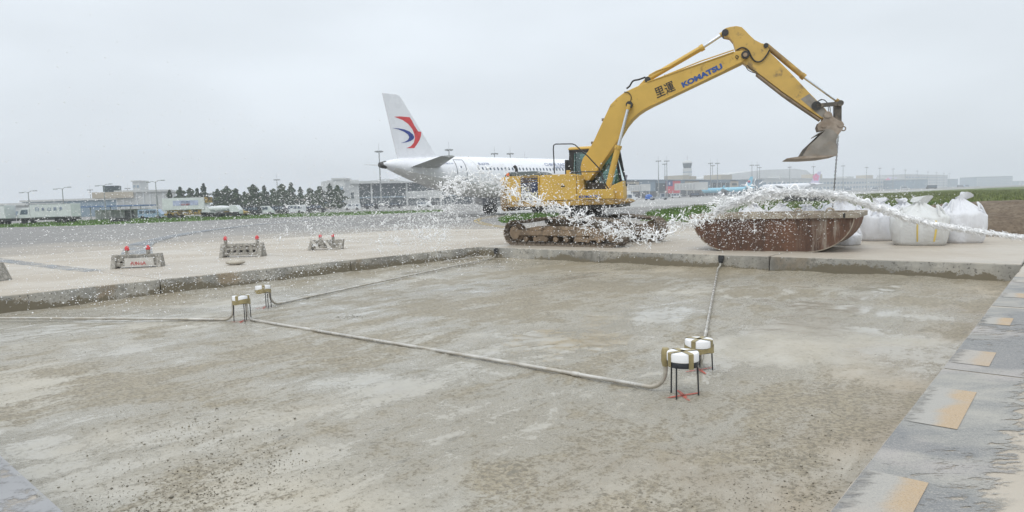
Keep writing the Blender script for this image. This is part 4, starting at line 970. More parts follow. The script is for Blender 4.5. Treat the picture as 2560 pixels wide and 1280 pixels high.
# conduits
def conduit(label, pts, couplings, sleeve=None, rad=.021):
    q = [Vector(p) for p in pts]; b = empty('conduit_pipe', (q[0].x, q[0].y, q[0].z), 0, label, 'pipe', 'metal conduits on the pit floor'); o0 = q[0]
    MB().tube([p-o0 for p in q], rad, 12).build('pipe_run', M_['pipe'], b, smooth=True)
    for i, f in couplings:
        p = q[i]*(1-f)+q[i+1]*f; d = (q[i+1]-q[i]).normalized()
        MB().tube([p-o0-d*.05, p-o0-d*.045, p-o0+d*.045, p-o0+d*.05], [rad, rad*1.28, rad*1.28, rad], 12).build('coupling', M_['pipe'], b, smooth=True)
    if sleeve:
        a, c_ = [Vector(p)-o0 for p in sleeve]; MB().tube([a, a*.7+c_*.3, a*.25+c_*.75, c_], [.07, .075, .06, .045], 12).build('rubber_boot', M_['black'], b, smooth=True)
    return b
def flo(px, py, up=.028):
    p = gp(px, py, PZ); return (p[0], p[1], floor_z(p[0], p[1])+up)
def elbow(Kc, d, z_hi, rr_=.16, off=.03, down=.03):
    """riser beside a can that bends into the run; d = run direction on the floor"""
    c, g_, z0, r_o, hz = Kc; d = np.array(d)/np.linalg.norm(d); base = np.array([g_[0], g_[1]])+d*(r_o+off); out = [(base[0], base[1], z0+z_hi), (base[0], base[1], z0+rr_+down)]
    for t in np.linspace(0, math.pi/2, 8)[1:]: out.append((base[0]+d[0]*rr_*(1-math.cos(t)), base[1]+d[1]*rr_*(1-math.cos(t)), z0+down+rr_*(1-math.sin(t))))
    return out
def run(a, b, n=14, sag=.006):
    out = []
    for t in np.linspace(0, 1, n): 
        x, y = a[0]+(b[0]-a[0])*t, a[1]+(b[1]-a[1])*t; out.append((x, y, a[2]+(b[2]-a[2])*t+sag*math.sin(t*5)))
    return out
d12 = np.array(gp(632, 800, PZ)[:2])-np.array(K1[1][:2])
e = elbow(K1, d12, .31, .19, .035); endp = flo(628, 799)
pr = e+run(e[-1], endp)[1:]; pr += [(endp[0]-.05, endp[1]+.01, endp[2]+.06), (endp[0]-.07, endp[1]+.0, endp[2]+.28)]
conduit('long conduit crossing the pit floor between the near and left base cans', pr, ((9, .5), (20, .5), (18, .2)))
bx_ = MB(); t_ = empty('tape_wrap', (0, 0, 0))
bpy.data.objects.remove(t_)
c1 = K1[0]; lp = c1.matrix_basis.inverted() @ Vector(e[0]); 
MB().tube([lp+Vector((0, 0, -.05)), lp+Vector((0, 0, .0)), lp+Vector((0, 0, .09)), lp+Vector((0, 0, .125))], [.03, .042, .04, .03], 12).build('taped_pipe_end', M_['tape'], c1, smooth=True)
d3 = np.array(gp(0, 802, PZ)[:2])-np.array(K3[1][:2]); e = elbow(K3, d3, .30, .17, .02)
conduit('conduit running left from the left base can out of view', e+run(e[-1], flo(-260, 803))[1:], ((12, .5),))
d4 = np.array(gp(1265, 650, PZ)[:2])-np.array(K4[1][:2]); e = elbow(K4, d4, .29, .2, .02)
wl = pit(.85, .05); e2 = run(e[-1], (pit(.85, .28)[0], pit(.85, .28)[1], PZ+.04), 18)[1:]
conduit('conduit from the farthest base can to the far corner of the pit', e+e2+[(pit(.85, .10)[0], pit(.85, .10)[1], PZ+.10), (pit(.85, .09)[0], pit(.85, .09)[1], PZ+.3)], ((9, .5), (12, .5)), (pit(.85, .06, -.02), pit(.85, .09, -.2)))
# pipe behind the second can to the back wall
s2 = gp(1786, 660, PZ); q2 = np.array(s2[:2])-PO; us2 = float(q2@E1)
q2b = np.array(gp(1788, 640)[:2])-PO; us2 = float(q2b@E1)
d2 = np.array(pit(us2, .3)[:2])-np.array(K2[1][:2]); e = elbow(K2, d2, .20, .17, .02)
conduit('conduit from the second base can straight to the far wall', e+run(e[-1], (pit(us2, .25)[0], pit(us2, .25)[1], PZ+.05), 16)[1:]+[(pit(us2, .12)[0], pit(us2, .12)[1], PZ+.10), (pit(us2, .09)[0], pit(us2, .09)[1], PZ+.3)], ((10, .5),), (pit(us2, .05, -.02), pit(us2, .09, -.2)))
# short loose pipe by the far corner
conduit('short bright conduit lying at the foot of the wall by the far corner', [(*pit(.8, .22)[:2], PZ+.09), (*pit(.2, .35)[:2], PZ+.075), (*pit(-.0+.25, .9)[:2], PZ+.06), (*pit(.35, 1.9)[:2], PZ+.05)], (), None)

# ------------------------------------------------------------------ barricades
M_['grey_block'] = mat('speckled grey barricade', (.24, .225, .195), .85, var=.35, scale=14, dirt=(.45, .42, .37), damt=.7, dscale=9, dthr=.55, bump=.3)
M_['board'] = mat('pale sign board', (.52, .50, .46), .7, var=.12); M_['red_lamp'] = mat('red warning lamp', (.58, .05, .055), .35); M_['red_letter'] = mat('red lettering', (.45, .12, .11), .6)
def barricade(pa, pb, h, label, board=None, lamps=(.25, .75), skew=0.0, lamp_h=.2):
    a, b = gp(*pa), gp(*pb); d = b-a; wd = math.hypot(d[0], d[1]); o = empty('barricade', a, math.atan2(d[1], d[0]), label, 'barricade', 'low grey barricades with red lamps')
    for x in (0, wd-.12): MB().prism([(-.26, 0), (.26, 0), (.07, h), (-.07, h)], x, x+.12, lambda p, q, z: (q+skew*z, p, z)).build('end_frame', M_['grey_block'], o, bevel=.015)
    for z in (.05, h*.5, h-.10): MB().prism([(-.16+z*.2, z), (.16-z*.2, z), (.15-z*.2, z+.09), (-.15+z*.2, z+.09)], .1, wd-.1, lambda p, q, z: (q+skew*z, p, z)).build('rail', M_['grey_block'], o, bevel=.01)
    for i in range(6): 
        x = .15+(wd-.3)*i/5; MB().prism([(x-.06, .06), (x+.06, .06), (x+.05, h-.04), (x-.05, h-.04)], -.12, .12).build('infill', M_['grey_block'], o)
    if board:
        bo_ = MB().prism([(wd*.30, .05), (wd*.88, .05), (wd*.86, h*.74), (wd*.30, h*.74)], -.29, -.26).build('sign_board', M_['board'], o)
        text_mesh('lettering', board, M_['red_letter'], (wd*.42, -.293, h*.22), (1, 0, 0), (0, 0, 1), width=wd*.30, height=h*.26, bold=.03, parent=bo_)
    for f in lamps:
        lm_ = MB().lathe([(.05, 0), (.05, lamp_h*.5), (.04, lamp_h*.55)], (wd*f, 0, h-.01), 12).build('lamp_post', M_['grey_block'], o, smooth=True)
        MB().lathe([(.045, lamp_h*.55), (.056, lamp_h*.6), (.056, lamp_h*.92), (.04, lamp_h*1.05), (.01, lamp_h*1.18)], (wd*f, 0, h-.01), 14).build('red_lamp', M_['red_lamp'], lm_, smooth=True)
    return o
barricade((283, 671), (408, 665), .36, 'nearest grey barricade with a lettered board and two red lamps', board='FUN-SA', lamps=(.30, .72))
barricade((556, 643), (660, 640), .42, 'middle grey barricade with red lamps at both ends', lamps=(.10, .86))
b3 = barricade((772, 625), (856, 622), .34, 'farthest barricade, slumped grey blocks with pale slats and small lamps', lamps=(.36, .74), skew=.25, lamp_h=.16)
for x in (.35, .75): MB().prism([(x, .02), (x+.10, .02), (x-.18, .40), (x-.26, .40)], -.3, -.27).build('pale_slat', M_['board'], b3)
sbp = gp(588, 662); sb = []
for t in np.linspace(0, 1, 7):
    zz_ = .14*t; k_ = math.sqrt(max(.02, 1-(2*t-1)**2*.9)); sb.append([(.26*k_*math.cos(a)*(1+.06*math.sin(3*a)), .15*k_*math.sin(a), zz_) for a in np.linspace(0, 2*math.pi, 18, endpoint=False)])
o = MB().loft(sb).build('sandbag', mat('dusty sandbag', (.42, .385, .32), .9, var=.2, bump=.4), smooth=True); o.location = Vector(sbp); tag(o, 'small dusty sandbag lying in front of the middle barricade', 'sandbag')
p = gp(-14, 702); o = MB().prism([(-.28, 0), (.28, 0), (.10, .42), (-.1, .42)], -.2, .2).build('weight_block', M_['grey_block'], bevel=.02); o.location = Vector(p); tag(o, 'brown grey weight block cut off by the left picture edge', 'block')
# ------------------------------------------------------------------ aircraft
M_['plane_white'] = mat('aircraft white paint', (.78, .79, .82), .28, var=.03, scale=.6, coat=.2)
M_['plane_belly'] = mat('aircraft grey paint', (.68, .675, .66), .35, var=.05)
M_['wing_grey'] = mat('wing grey', (.40, .41, .41), .4, var=.08)
M_['dark_glass'] = mat('dark window glass', (.10, .13, .17), .15, var=.2)
M_['line_dark'] = mat('dark panel line', (.13, .14, .16), .5)
M_['tail_red'] = mat('tail red', (.62, .055, .06), .35); M_['tail_blue'] = mat('tail blue', (.025, .05, .25), .35)
M_['text_grey'] = mat('slate lettering', (.20, .24, .36), .5); M_['tyre'] = mat('tyre rubber', (.025, .025, .026), .8); M_['apu'] = mat('burnt exhaust metal', (.10, .095, .09), .5, metal=.5)
def fuselage_rings(L, r_, zc, tail_up, K=28, tail_len=None, nose_len=None):
    tl = tail_len or L*.33; nl = nose_len or L*.14; rings = []; meta = []
    ds = list(np.linspace(0, 1, 12)**1.0*tl)+list(np.linspace(tl, L-nl, 8)[1:-1])+[L-nl+nl*t for t in (0, .25, .5, .7, .85, .94, .985, 1.0)]
    for d in ds:
        if d < tl: t = d/tl; top = zc+r_-(r_*.20)*(1-t)**2.0-(.3*(1-t)**12); bot = zc+r_-(r_*.20)*(1-t)**2-max(.18*r_, 2*r_*(.16+.84*(1-(1-t)**1.75))-(r_*.20)*(1-t)**2*0); wy = r_*(.16+.84*(1-(1-t)**2.0))
        elif d <= L-nl: top, bot, wy = zc+r_, zc-r_, r_
        else: t = (d-(L-nl))/nl; k_ = math.sqrt(max(0, 1-t**2.1)); top = zc-.25*r_*t+r_*(k_*(1-.10*t)+.01)+0; bot = zc-.25*r_*t-r_*(k_*.95+.01); wy = r_*(k_+.01)
        meta.append((d, top, bot, wy)); c = (top+bot)/2; h = (top-bot)/2
        rings.append([(d, wy*math.cos(a), c+h*math.sin(a)) for a in np.linspace(0, 2*math.pi, K, endpoint=False)])
    return rings, meta
def surf(meta, d, z, side=-1):
    """point on the fuselage skin at run d and height z"""
    m_ = np.array(meta); top, bot, wy = [np.interp(d, m_[:,0], m_[:,i]) for i in (1, 2, 3)]; c, h = (top+bot)/2, (top-bot)/2
    return side*wy*math.sqrt(max(0, 1-((z-c)/h)**2))
def flat_wing(mb, root, tip, th=.12, dx=0):
    """root and tip: (x_le, x_te, y, z) -> thin tapered aerofoil"""
    rings = []
    for (xl_, xt_, y, z), t_ in ((root, th), (tip, th*.45)):
        c = xl_-xt_; rings.append([(xl_, y, z), (xl_-.15*c, y, z+t_), (xl_-.45*c, y, z+t_*1.1), (xt_, y, z+.01), (xt_, y, z-.01), (xl_-.45*c, y, z-t_*.7), (xl_-.15*c, y, z-t_*.7)])
    mb.loft(rings); return mb
AP = at(955, 412, 61.2); AA = R(43)
jet = empty('airliner', (AP[0], AP[1], 0), AA, 'white airliner parked behind the excavator, red and blue swoosh on its tail', 'aircraft')
FL, FR, FZ = 33.6, 2.04, 3.84
rings, fm = fuselage_rings(FL, FR, FZ, 1, K=40, tail_len=11.5, nose_len=5)
fus = MB().loft(rings).build('fuselage', M_['plane_white'], jet, smooth=True, angle=60)
# grey belly paint
by = []
for d, top, bot, wy in fm[1:-3]:
    c, h = (top+bot)/2, (top-bot)/2; by.append([(d, (wy+.006)*math.cos(a), c+(h+.006)*math.sin(a)) for a in np.linspace(R(180+24), R(360-24), 17)])
MB().loft(by, closed=False, cap=False).build('belly_paint', M_['plane_belly'], fus, smooth=True, angle=60)
ja = lambda x, y: on_plane(860+x/3.765, 220+y/3.765, (AP[0], AP[1], 0), AA)
finp = [ja(*p) for p in [(360, 45), (485, 60), (515, 72), (540, 105), (865, 640), (930, 650), (700, 700), (512, 700)]]
fn = []
for t, y in ((1, -.02), (.55, -.16), (.55, .16), (1, .02)): pass
fb = MB(); fb.prism(finp, -.09, .09); fno = fb.build('tail_fin', M_['plane_white'], jet, bevel=.05)
def decal(px, m, name, par, y=-.094):
    MB().prism([ja(*p) for p in px], y-.006, y).build(name, m, par)
decal([(466, 271), (520, 268), (612, 276), (632, 305), (655, 352), (692, 410), (722, 413), (719, 450), (705, 492), (682, 530), (655, 567), (583, 567), (625, 548), (652, 515), (662, 470), (655, 430), (636, 385), (600, 340), (548, 303)], M_['tail_red'], 'red_swoosh', fno)
decal([(450, 378), (505, 381), (560, 390), (610, 410), (645, 440), (656, 463), (648, 482), (620, 500), (580, 512), (530, 518), (572, 505), (598, 487), (608, 463), (596, 438), (560, 412), (505, 390)], M_['tail_blue'], 'blue_swoosh', fno, -.102)
for s in (-1, 1):
    w_ = MB(); flat_wing(w_, (5.6, 2.4, s*1.0, 4.72), (3.4, 1.9, s*6.2, 5.35), .16); w_.build('tail_plane', M_['wing_grey'], jet, smooth=True, angle=50)
    w_ = MB(); flat_wing(w_, (20.6, 14.2, s*1.6, 2.5), (13.2, 11.6, s*16.6, 4.3), .32); wo_ = w_.build('wing', M_['wing_grey'], jet, smooth=True, angle=50)
    MB().add([(13.3, s*16.6, 4.3), (11.6, s*16.6, 4.3), (11.4, s*16.8, 5.2), (12.0, s*16.8, 5.2)], [(0, 1, 2, 3)]).build('wing_fence', M_['plane_white'], wo_)
    Mx = Matrix.Translation((17.2, s*5.75, 1.75)) @ Matrix.Rotation(R(90), 4, 'Y')
    MB().lathe([(.25, -2.0), (.62, -1.4), (.95, -.2), (1.05, 1.2), (1.0, 2.3), (.9, 2.42), (.8, 2.2), (.1, 2.0)], n=20, M=Mx).build('engine', M_['plane_white'], jet, smooth=True)
    lg = MB().tube([(16.0, s*3.8, 2.4), (16.0, s*3.8, .55)], .14, 10).build('main_gear', M_['wing_grey'], jet, smooth=True)
    for k_ in (-.42, .42): MB().tube([(16.0, s*3.8+k_-.2, .58), (16.0, s*3.8+k_-.17, .58), (16.0, s*3.8+k_+.17, .58), (16.0, s*3.8+k_+.2, .58)], [.45, .58, .58, .45], 20).build('wheel', M_['tyre'], lg, smooth=True, angle=30)
    MB().box((15.4, s*3.8-.5, 1.0), (16.6, s*3.8+.5, 1.9)).build('gear_door', M_['line_dark'], lg)
ng = MB().tube([(28.5, 0, 2.0), (28.5, 0, .4)], .1, 8).build('nose_gear', M_['wing_grey'], jet)
for k_ in (-.25, .25): MB().tube([(28.5, k_-.1, .38), (28.5, k_+.1, .38)], .38, 16).build('wheel', M_['tyre'], ng, smooth=True, angle=30)
MB().tube([(-.28, 0, 4.93), (.02, 0, 4.93), (.35, 0, 4.95)], [.22, .30, .36], 18).build('exhaust_cone', M_['apu'], jet, smooth=True, angle=50)
# cabin windows and door on the starboard skin
def skin_pt(d, z, out=.008): return (d, surf(fm, d, z)-out, z)
wz = 4.60; d = 9.72; wi = 0
while d < 29:
    m_ = MB(); K = 10; m_.add([skin_pt(d+.115*math.cos(a), wz+.165*math.sin(a)) for a in np.linspace(0, 2*math.pi, K, endpoint=False)], [tuple(range(K))])
    m_.build('cabin_window', M_['dark_glass'], fus); d += .5
dr = [ja(*p) for p in [(950, 672), (1022, 674), (1038, 705), (1050, 760), (1054, 850), (970, 856), (985, 800), (988, 760), (978, 715), (950, 672)]]
dx = (7.15, 8.22); dzs = np.linspace(3.55, 5.45, 12)
loop = [skin_pt(dx[0], z, .012) for z in dzs]+[skin_pt(dx[1], z, .012) for z in dzs[::-1]]; loop.append(loop[0])
dro = MB().tube(loop, .028, 5, cap=False).build('cabin_door', M_['line_dark'], fus)
MB().tube([skin_pt(dx[0]-.05, 3.52, .02), skin_pt(dx[1]+.05, 3.52, .02)], .05, 5).build('door_sill', M_['line_dark'], dro)
MB().add([skin_pt(7.68+.08*math.cos(a), 4.75+.11*math.sin(a), .012) for a in np.linspace(0, 6.28, 9)[:-1]], [tuple(range(8))]).build('door_window', M_['dark_glass'], dro)
def skin_text(body, d0, wdt, z, h, m, bold=0.):
    c_ = surf(fm, d0+wdt/2, z+h/2); c0_ = surf(fm, d0+wdt/2, z); c1_ = surf(fm, d0+wdt/2, z+h)
    text_mesh('lettering', body, m, (d0, c0_-.03, z), (1, 0, 0), (0, c1_-c0_, h), width=wdt, height=h, bold=bold, parent=fus, depth=.01)
skin_text('CHINA EASTERN', 19.2, 4.6, 4.98, .42, M_['text_grey'], .012); skin_text('B-6370', 9.9, 1.35, 4.98, .27, M_['text_grey']); skin_text('AIRBUS A320', 5.75, 1.4, 5.03, .13, M_['text_grey'])
skin_text('中国东方航空', 20.3, 2.9, 4.72, .24, M_['text_grey'])

def far_jet(label, pa, Y, heading, L, r_, zc, tail_h, body, fin_m, emblem, fin_top=None, winglet=False):
    """a parked jet seen far off: pa = pixel of the tail end; heading in degrees"""
    p = at(pa[0], pa[1], Y); o = empty('airliner', (p[0], p[1], 0), R(heading), label, 'aircraft', 'aircraft parked at the terminal')
    rg, m_ = fuselage_rings(L, r_, zc, 1, K=16); f_ = MB().loft(rg).build('fuselage', body, o, smooth=True, angle=60)
    k_ = L/37.6; fp = [(.3*k_, tail_h), (1.9*k_, tail_h), (2.3*k_, tail_h-.5), (6.2*k_, zc+r_*.95), (7.4*k_, zc+r_*.8), (1.6*k_, zc+r_*.7)]
    fo = MB().prism(fp, -.12, .12).build('tail_fin', fin_m, o)
    for s in (-1, 1):
        w_ = MB(); flat_wing(w_, (5.4*k_, 2.4*k_, s*.5, zc+.45*r_), (3.2*k_, 1.8*k_, s*6.2*k_, zc+.8*r_), .2); w_.build('tail_plane', body, o)
        w_ = MB(); flat_wing(w_, (L*.60, L*.42, s*r_*.7, zc-.6*r_), (L*.38, L*.335, s*L*.46, zc+.4*r_), .5); wg = w_.build('wing', M_['wing_grey'], o)
        if winglet: MB().prism([(L*.38, zc+.4*r_), (L*.335, zc+.4*r_), (L*.315, zc+.4*r_+2.4), (L*.335, zc+.4*r_+2.4)], s*L*.46-.08, s*L*.46+.08).build('winglet', fin_m, wg)
        Mx = Matrix.Translation((L*.52, s*L*.16, zc-1.05*r_)) @ Matrix.Rotation(R(90), 4, 'Y'); e_ = r_*.55
        MB().lathe([(e_*.3, -1.6*e_), (e_*.7, -e_), (e_, 0), (e_, 1.7*e_), (e_*.8, 1.9*e_), (.1, 1.5*e_)], n=14, M=Mx).build('engine', M_['plane_white'], o, smooth=True)
        MB().box((L*.46, s*L*.09-.5, 0), (L*.46+1.3, s*L*.09+.5, zc-r_*.6)).build('main_gear', M_['tyre'], o)
    MB().box((L*.86, -.25, 0), (L*.86+.8, .25, zc-r_*.7)).build('nose_gear', M_['tyre'], o)
    emblem(fo, k_, zc, r_, tail_h); return o
M_['pale_blue'] = mat('pale blue aircraft paint', (.22, .52, .66), .3, var=.03); M_['pink'] = mat('pink blossom paint', (.66, .22, .36), .4); M_['lilac'] = mat('lilac fin paint', (.55, .52, .66), .4)
def disc(fo, x, z, r_, m, name, y=.126, a0=0, a1=2*math.pi):
    for s in (-1, 1):
        P_ = [(x+r_*math.cos(a), z+r_*math.sin(a)) for a in np.linspace(a0, a1, 15)]
        MB().prism(P_, s*y, s*(y+.02)).build(name, m, fo)
def e_blossom(fo, k_, zc, r_, th):
    cx, cz = 3.0*k_, (zc+r_+th)/2-.2
    for i in range(5):
        a = R(90+72*i); disc(fo, cx+1.1*k_*math.cos(a), cz+1.1*k_*math.sin(a), .82*k_, M_['pink'], 'blossom_petal', .126+.002*i)
def e_round(fo, k_, zc, r_, th):
    cx, cz = 2.9*k_, (zc+r_+th)/2-.2
    disc(fo, cx, cz, 1.15*k_, M_['plane_white'], 'round_emblem'); disc(fo, cx, cz, .95*k_, M_['tail_red'], 'red_half', .15, R(-20), R(160)); disc(fo, cx, cz, .95*k_, M_['tail_blue'], 'blue_half', .15, R(160), R(340))
def e_wave(fo, k_, zc, r_, th):
    for s in (-1, 1): MB().prism([(1.6*k_, zc+r_+.2), (4.6*k_, zc+r_+.2), (3.1*k_, zc+r_+2.2), (2.2*k_, th-.9), (1.4*k_, th-.9), (2.0*k_, zc+r_+2.2)], s*.126, s*.146).build('red_flame', M_['tail_red'], fo)
far_jet('pale blue airliner at the terminal gate, round red and blue tail emblem', (1884, 470), 470, 138, 39.5, 1.9, 3.6, 12.3, M_['pale_blue'], M_['pale_blue'], e_round, winglet=True)
far_jet('white airliner with pink blossom tail, nearest of that livery', (2054, 452), 560, 122, 62, 2.8, 5.2, 16.8, M_['plane_white'], M_['lilac'], e_blossom)
far_jet('small far white airliner with pink blossom tail', (2230, 460), 930, 150, 62, 2.8, 5.2, 16.8, M_['plane_white'], M_['lilac'], e_blossom)
far_jet('farthest pink tailed airliner, mostly hidden behind its twin', (2243, 460), 985, 150, 58, 2.8, 5.2, 16.8, M_['plane_white'], M_['lilac'], e_blossom)
far_jet('white airliner with a dark and red tail right behind the excavator cab', (1571, 468), 335, 168, 37.5, 2.0, 3.8, 11.8, M_['plane_white'], mat('dark tail paint', (.10, .08, .10), .4), e_wave)

# ------------------------------------------------------------------ terminal and other buildings
M_['panel_pale'] = mat('pale grey cladding', (.50, .51, .50), .6, var=.06, scale=.1); M_['panel_blue'] = mat('grey blue cladding', (.19, .26, .32), .6, var=.1, scale=.1)
M_['panel_tan'] = mat('tan concrete', (.43, .38, .30), .75, var=.08, scale=.1); M_['curtain'] = mat('dark curtain glass', (.045, .065, .072), .5, var=.25, scale=.2, spec=.2)
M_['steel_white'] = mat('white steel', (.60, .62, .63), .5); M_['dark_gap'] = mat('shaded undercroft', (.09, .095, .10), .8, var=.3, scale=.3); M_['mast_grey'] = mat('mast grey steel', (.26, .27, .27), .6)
def building(name, pa, pb, label, cat='building', group=None):
    """frame along the facade from pa to pb, each (pixel x, distance); local x along, y back, z up"""
    a, b = at(pa[0], 500, pa[1]), at(pb[0], 500, pb[1]); d = b-a; o = empty(name, (a[0], a[1], 0), math.atan2(d[1], d[0]), label, cat, group)
    return o, math.hypot(d[0], d[1])
def htop(px, py, Y): return EYE+(hor(px)-py)*Y/F_PX
# left pier with dark glass
lp_, W = building('terminal_pier', (838, 335), (1262, 372), 'low terminal pier with dark glass front left of the white airliner', 'terminal')
T_ = htop(950, 452, 340)
MB().box((0, 2, 0), (W, 30, T_-1.2)).build('pier_core', M_['curtain'], lp_)
MB().box((-1, -2, T_-1.25), (W+1, 31, T_)).build('roof_slab', M_['panel_pale'], lp_)
MB().prism([(W*.25, T_), (W*.62, T_), (W*.62, T_+.5), (W*.45, T_+1.5), (W*.25, T_+1.0)], 3, 25).build('roof_fin', M_['steel_white'], lp_)
MB().box((-1, .8, 4.4), (W+1, 1.95, 5.1)).build('floor_band', M_['panel_blue'], lp_)
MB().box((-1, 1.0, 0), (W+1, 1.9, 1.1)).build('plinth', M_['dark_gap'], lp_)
for i in range(6): MB().box((W*i/5-.4, .2, 0), (W*i/5+.4, .78, T_-1.3)).build('column', M_['panel_pale'], lp_)
nb = 30
for i in range(nb):
    x = W*(i+.5)/nb; MB().box((x-W/nb*.42, 1.90, 5.9), (x+W/nb*.42, 1.97, T_-1.7)).build('glass_bay', M_['curtain'], lp_)
MB().box((-3, -.5, 0), (W*.13, 22, T_+.7)).build('stair_block', M_['panel_pale'], lp_)
MB().box((-3.2, -.8, 4.5), (W*.10, -.5, 7.5)).build('block_window', M_['curtain'], lp_)
MB().box((W*.31, -.4, T_), (W*.36, 2, T_+1.2)).build('roof_plant', M_['panel_tan'], lp_)
def bridge(px0, px1, py0, py1, Y, label, m=None):
    a, b = at(px0, 500, Y), at(px1, 500, Y); z0, z1_ = htop(px0, py1, Y), htop(px0, py0, Y); o = empty('jet_bridge', (a[0], a[1], 0), 0, label, 'jet bridge', 'passenger bridges at the terminal'); W_ = b[0]-a[0]
    MB().box((0, -1.6, z0), (W_*.62, 1.6, z1_)).build('tunnel', M_['panel_pale'], o); MB().box((W_*.60, -1.9, z0-.2), (W_, 1.9, z1_+.3)).build('cabin_tunnel', M_['panel_pale'], o)
    for i in range(6): MB().box((W_*(.04+.1*i), -1.68, z0+.6), (W_*(.10+.1*i), -1.6, z1_-.7)).build('side_window', M_['wing_grey'], o)
    MB().tube([(W_*.8, 0, 0), (W_*.8, 0, z0)], .5, 8).build('support_leg', M_['mast_grey'], o); MB().tube([(W_*.93, -2, 0), (W_*.76, -2, z0)], .25, 6).build('stair', M_['mast_grey'], o)
    MB().box((W_*.72, -2, 0), (W_*.88, 2, 1.4)).build('bogie', M_['tyre'], o); return o
bridge(1018, 1106, 479, 496, 318, 'pale jet bridge below the tail of the white airliner')
# right terminal
rt, W = building('terminal_building', (1556, 432), (1905, 585), 'grey blue terminal with a large red flag behind the cab', 'terminal')
T_ = 12.0
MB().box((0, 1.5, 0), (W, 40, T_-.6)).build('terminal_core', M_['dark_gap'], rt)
segs = [(0, .09, 'panel_tan', T_-1.4), (.09, .185, 'panel_blue', T_), (.185, .27, 'curtain', T_-2.4), (.27, .315, 'panel_blue', T_-.3), (.315, .37, 'curtain', T_-2), (.37, .47, 'panel_tan', T_-1.3), (.47, .56, 'panel_blue', T_-.9), (.56, .71, 'curtain', T_-2.2), (.71, .78, 'panel_tan', T_-1.2), (.78, 1.0, 'panel_blue', T_-.6)]
for a, b, mm, tt in segs: MB().box((W*a, -.5, 4.2), (W*b-.15, 1.4, tt)).build('facade_bay', M_[mm], rt)
for a, b in ((.185, .27), (.315, .37), (.56, .71)): MB().box((W*a, -.7, T_-2.38), (W*b-.15, 1.4, T_-.5)).build('facade_header', M_['panel_blue'], rt)
for x in np.linspace(.565, .705, 5): MB().box((W*x-.25, -.9, 4.2), (W*x+.25, -.52, T_-2.4)).build('mullion', M_['panel_pale'], rt)
for a, b in ((.015, .07), (.39, .45), (.725, .765)): MB().box((W*a, -.62, 7.4), (W*b, -.52, 9.2)).build('strip_window', M_['curtain'], rt)
MB().box((-1, -1.5, T_-.58), (W+1, 41, T_-.05)).build('roof_slab', M_['panel_blue'], rt)
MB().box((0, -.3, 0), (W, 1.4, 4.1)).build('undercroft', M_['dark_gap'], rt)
for i in range(22): MB().box((W*i/21-.3, -1.2, 0), (W*i/21+.3, -.6, 4.2)).build('column', M_['panel_pale'], rt)
flag = empty('flag_banner', (0, 0, 0), 0); flag.parent = rt
fx0, fx1 = W*.245, W*.338; MB().box((fx0, -.95, 2.6), (fx1, -.72, T_-.9)).build('red_field', mat('flag red', (.60, .07, .09), .7), flag)
MB().box((fx0, -1.0, T_-4.6), (fx0+(fx1-fx0)*.45, -.96, T_-.9)).build('blue_canton', mat('flag blue', (.06, .09, .24), .7), flag)
fs_ = MB(); cx, cz = fx0+(fx1-fx0)*.225, T_-2.75; P_ = []
for i in range(24): rr_ = 1.25 if i % 2 == 0 else .75; P_.append((cx+rr_*math.cos(math.pi*2*i/24), cz+rr_*math.sin(math.pi*2*i/24)))
fs_.prism(P_, -1.05, -1.01).build('white_sun', M_['steel_white'], flag)
for a, b, h_ in ((.40, .445, 3.4), (.46, .50, 2.8), (.69, .78, 4.2)): MB().box((W*a, 5, T_), (W*b, 20, T_+h_)).build('roof_block', M_['panel_tan'], rt)
bridge(1568, 1625, 463, 478, 405, 'pale jet bridge left of the red flag'); bridge(1688, 1768, 459, 476, 425, 'long pale jet bridge right of the red flag')
# control tower
tp = at(1719, 480, 700); tw = empty('control_tower', (tp[0], tp[1], 0), 0, 'pale control tower with a glazed cab above the terminal', 'control tower')
zt_ = htop(1719, 402, 700); q = zt_/36.0
MB().lathe([(3.4, 0), (3.2, 18*q), (3.6, 19*q)], n=8).build('shaft', M_['panel_pale'], tw)
MB().lathe([(3.6, 19*q), (4.6, 21*q), (4.6, 27.5*q), (4.3, 28*q)], n=8).build('equipment_floors', M_['panel_pale'], tw); MB().lathe([(4.63, 23.6*q), (4.63, 24.5*q)], n=8).build('louvre_band', M_['panel_blue'], tw)
MB().lathe([(3.9, 28*q), (4.9, 33*q)], n=8).build('glass_cab', M_['curtain'], tw); MB().lathe([(5.2, 33*q), (5.2, 34*q), (3, 36*q)], n=8).build('cab_roof', M_['panel_pale'], tw)
MB().tube([(0, 0, 36*q), (0, 0, 41*q)], .15, 6).build('antenna', M_['mast_grey'], tw)
# far pale terminal and others
def block(name, pa, pb, pys, label, m, rows=0, cols=0, depth=40, wm='panel_blue', group=None):
    o, W_ = building(name, pa, pb, label, 'building', group); h = htop(pa[0], pys, pa[1]); MB().box((0, 0, 0), (W_, depth, h)).build('wall', m, o)
    MB().box((-.6, -.6, h), (W_+.6, depth, h+.7)).build('roof_edge', M_['panel_pale'], o)
    if rows:
        ww, hh = W_/cols, h/(rows+.6); wmsh = MB().box((-ww*.3, -.12, -hh*.22), (ww*.3, .1, hh*.22)).mesh('window', M_[wm])
        for i in range(cols):
            for j in range(rows): q_ = link('window', wmsh, o); q_.location = (ww*(i+.5), -.05, hh*(j+.75))
    return o, W_, h
ft, W, h = block('far_terminal', (1905, 640), (2262, 1010), 447, 'long pale far terminal behind the blossom tailed airliners', M_['panel_pale'], 2, 44)
for i, f in enumerate((.12, .3, .52, .68, .86)): MB().box((W*f, 6, h+.7), (W*(f+.05), 20, h+3.5+(i % 2)*2)).build('roof_plant', M_['panel_tan' if i % 2 else 'panel_pale'], ft)
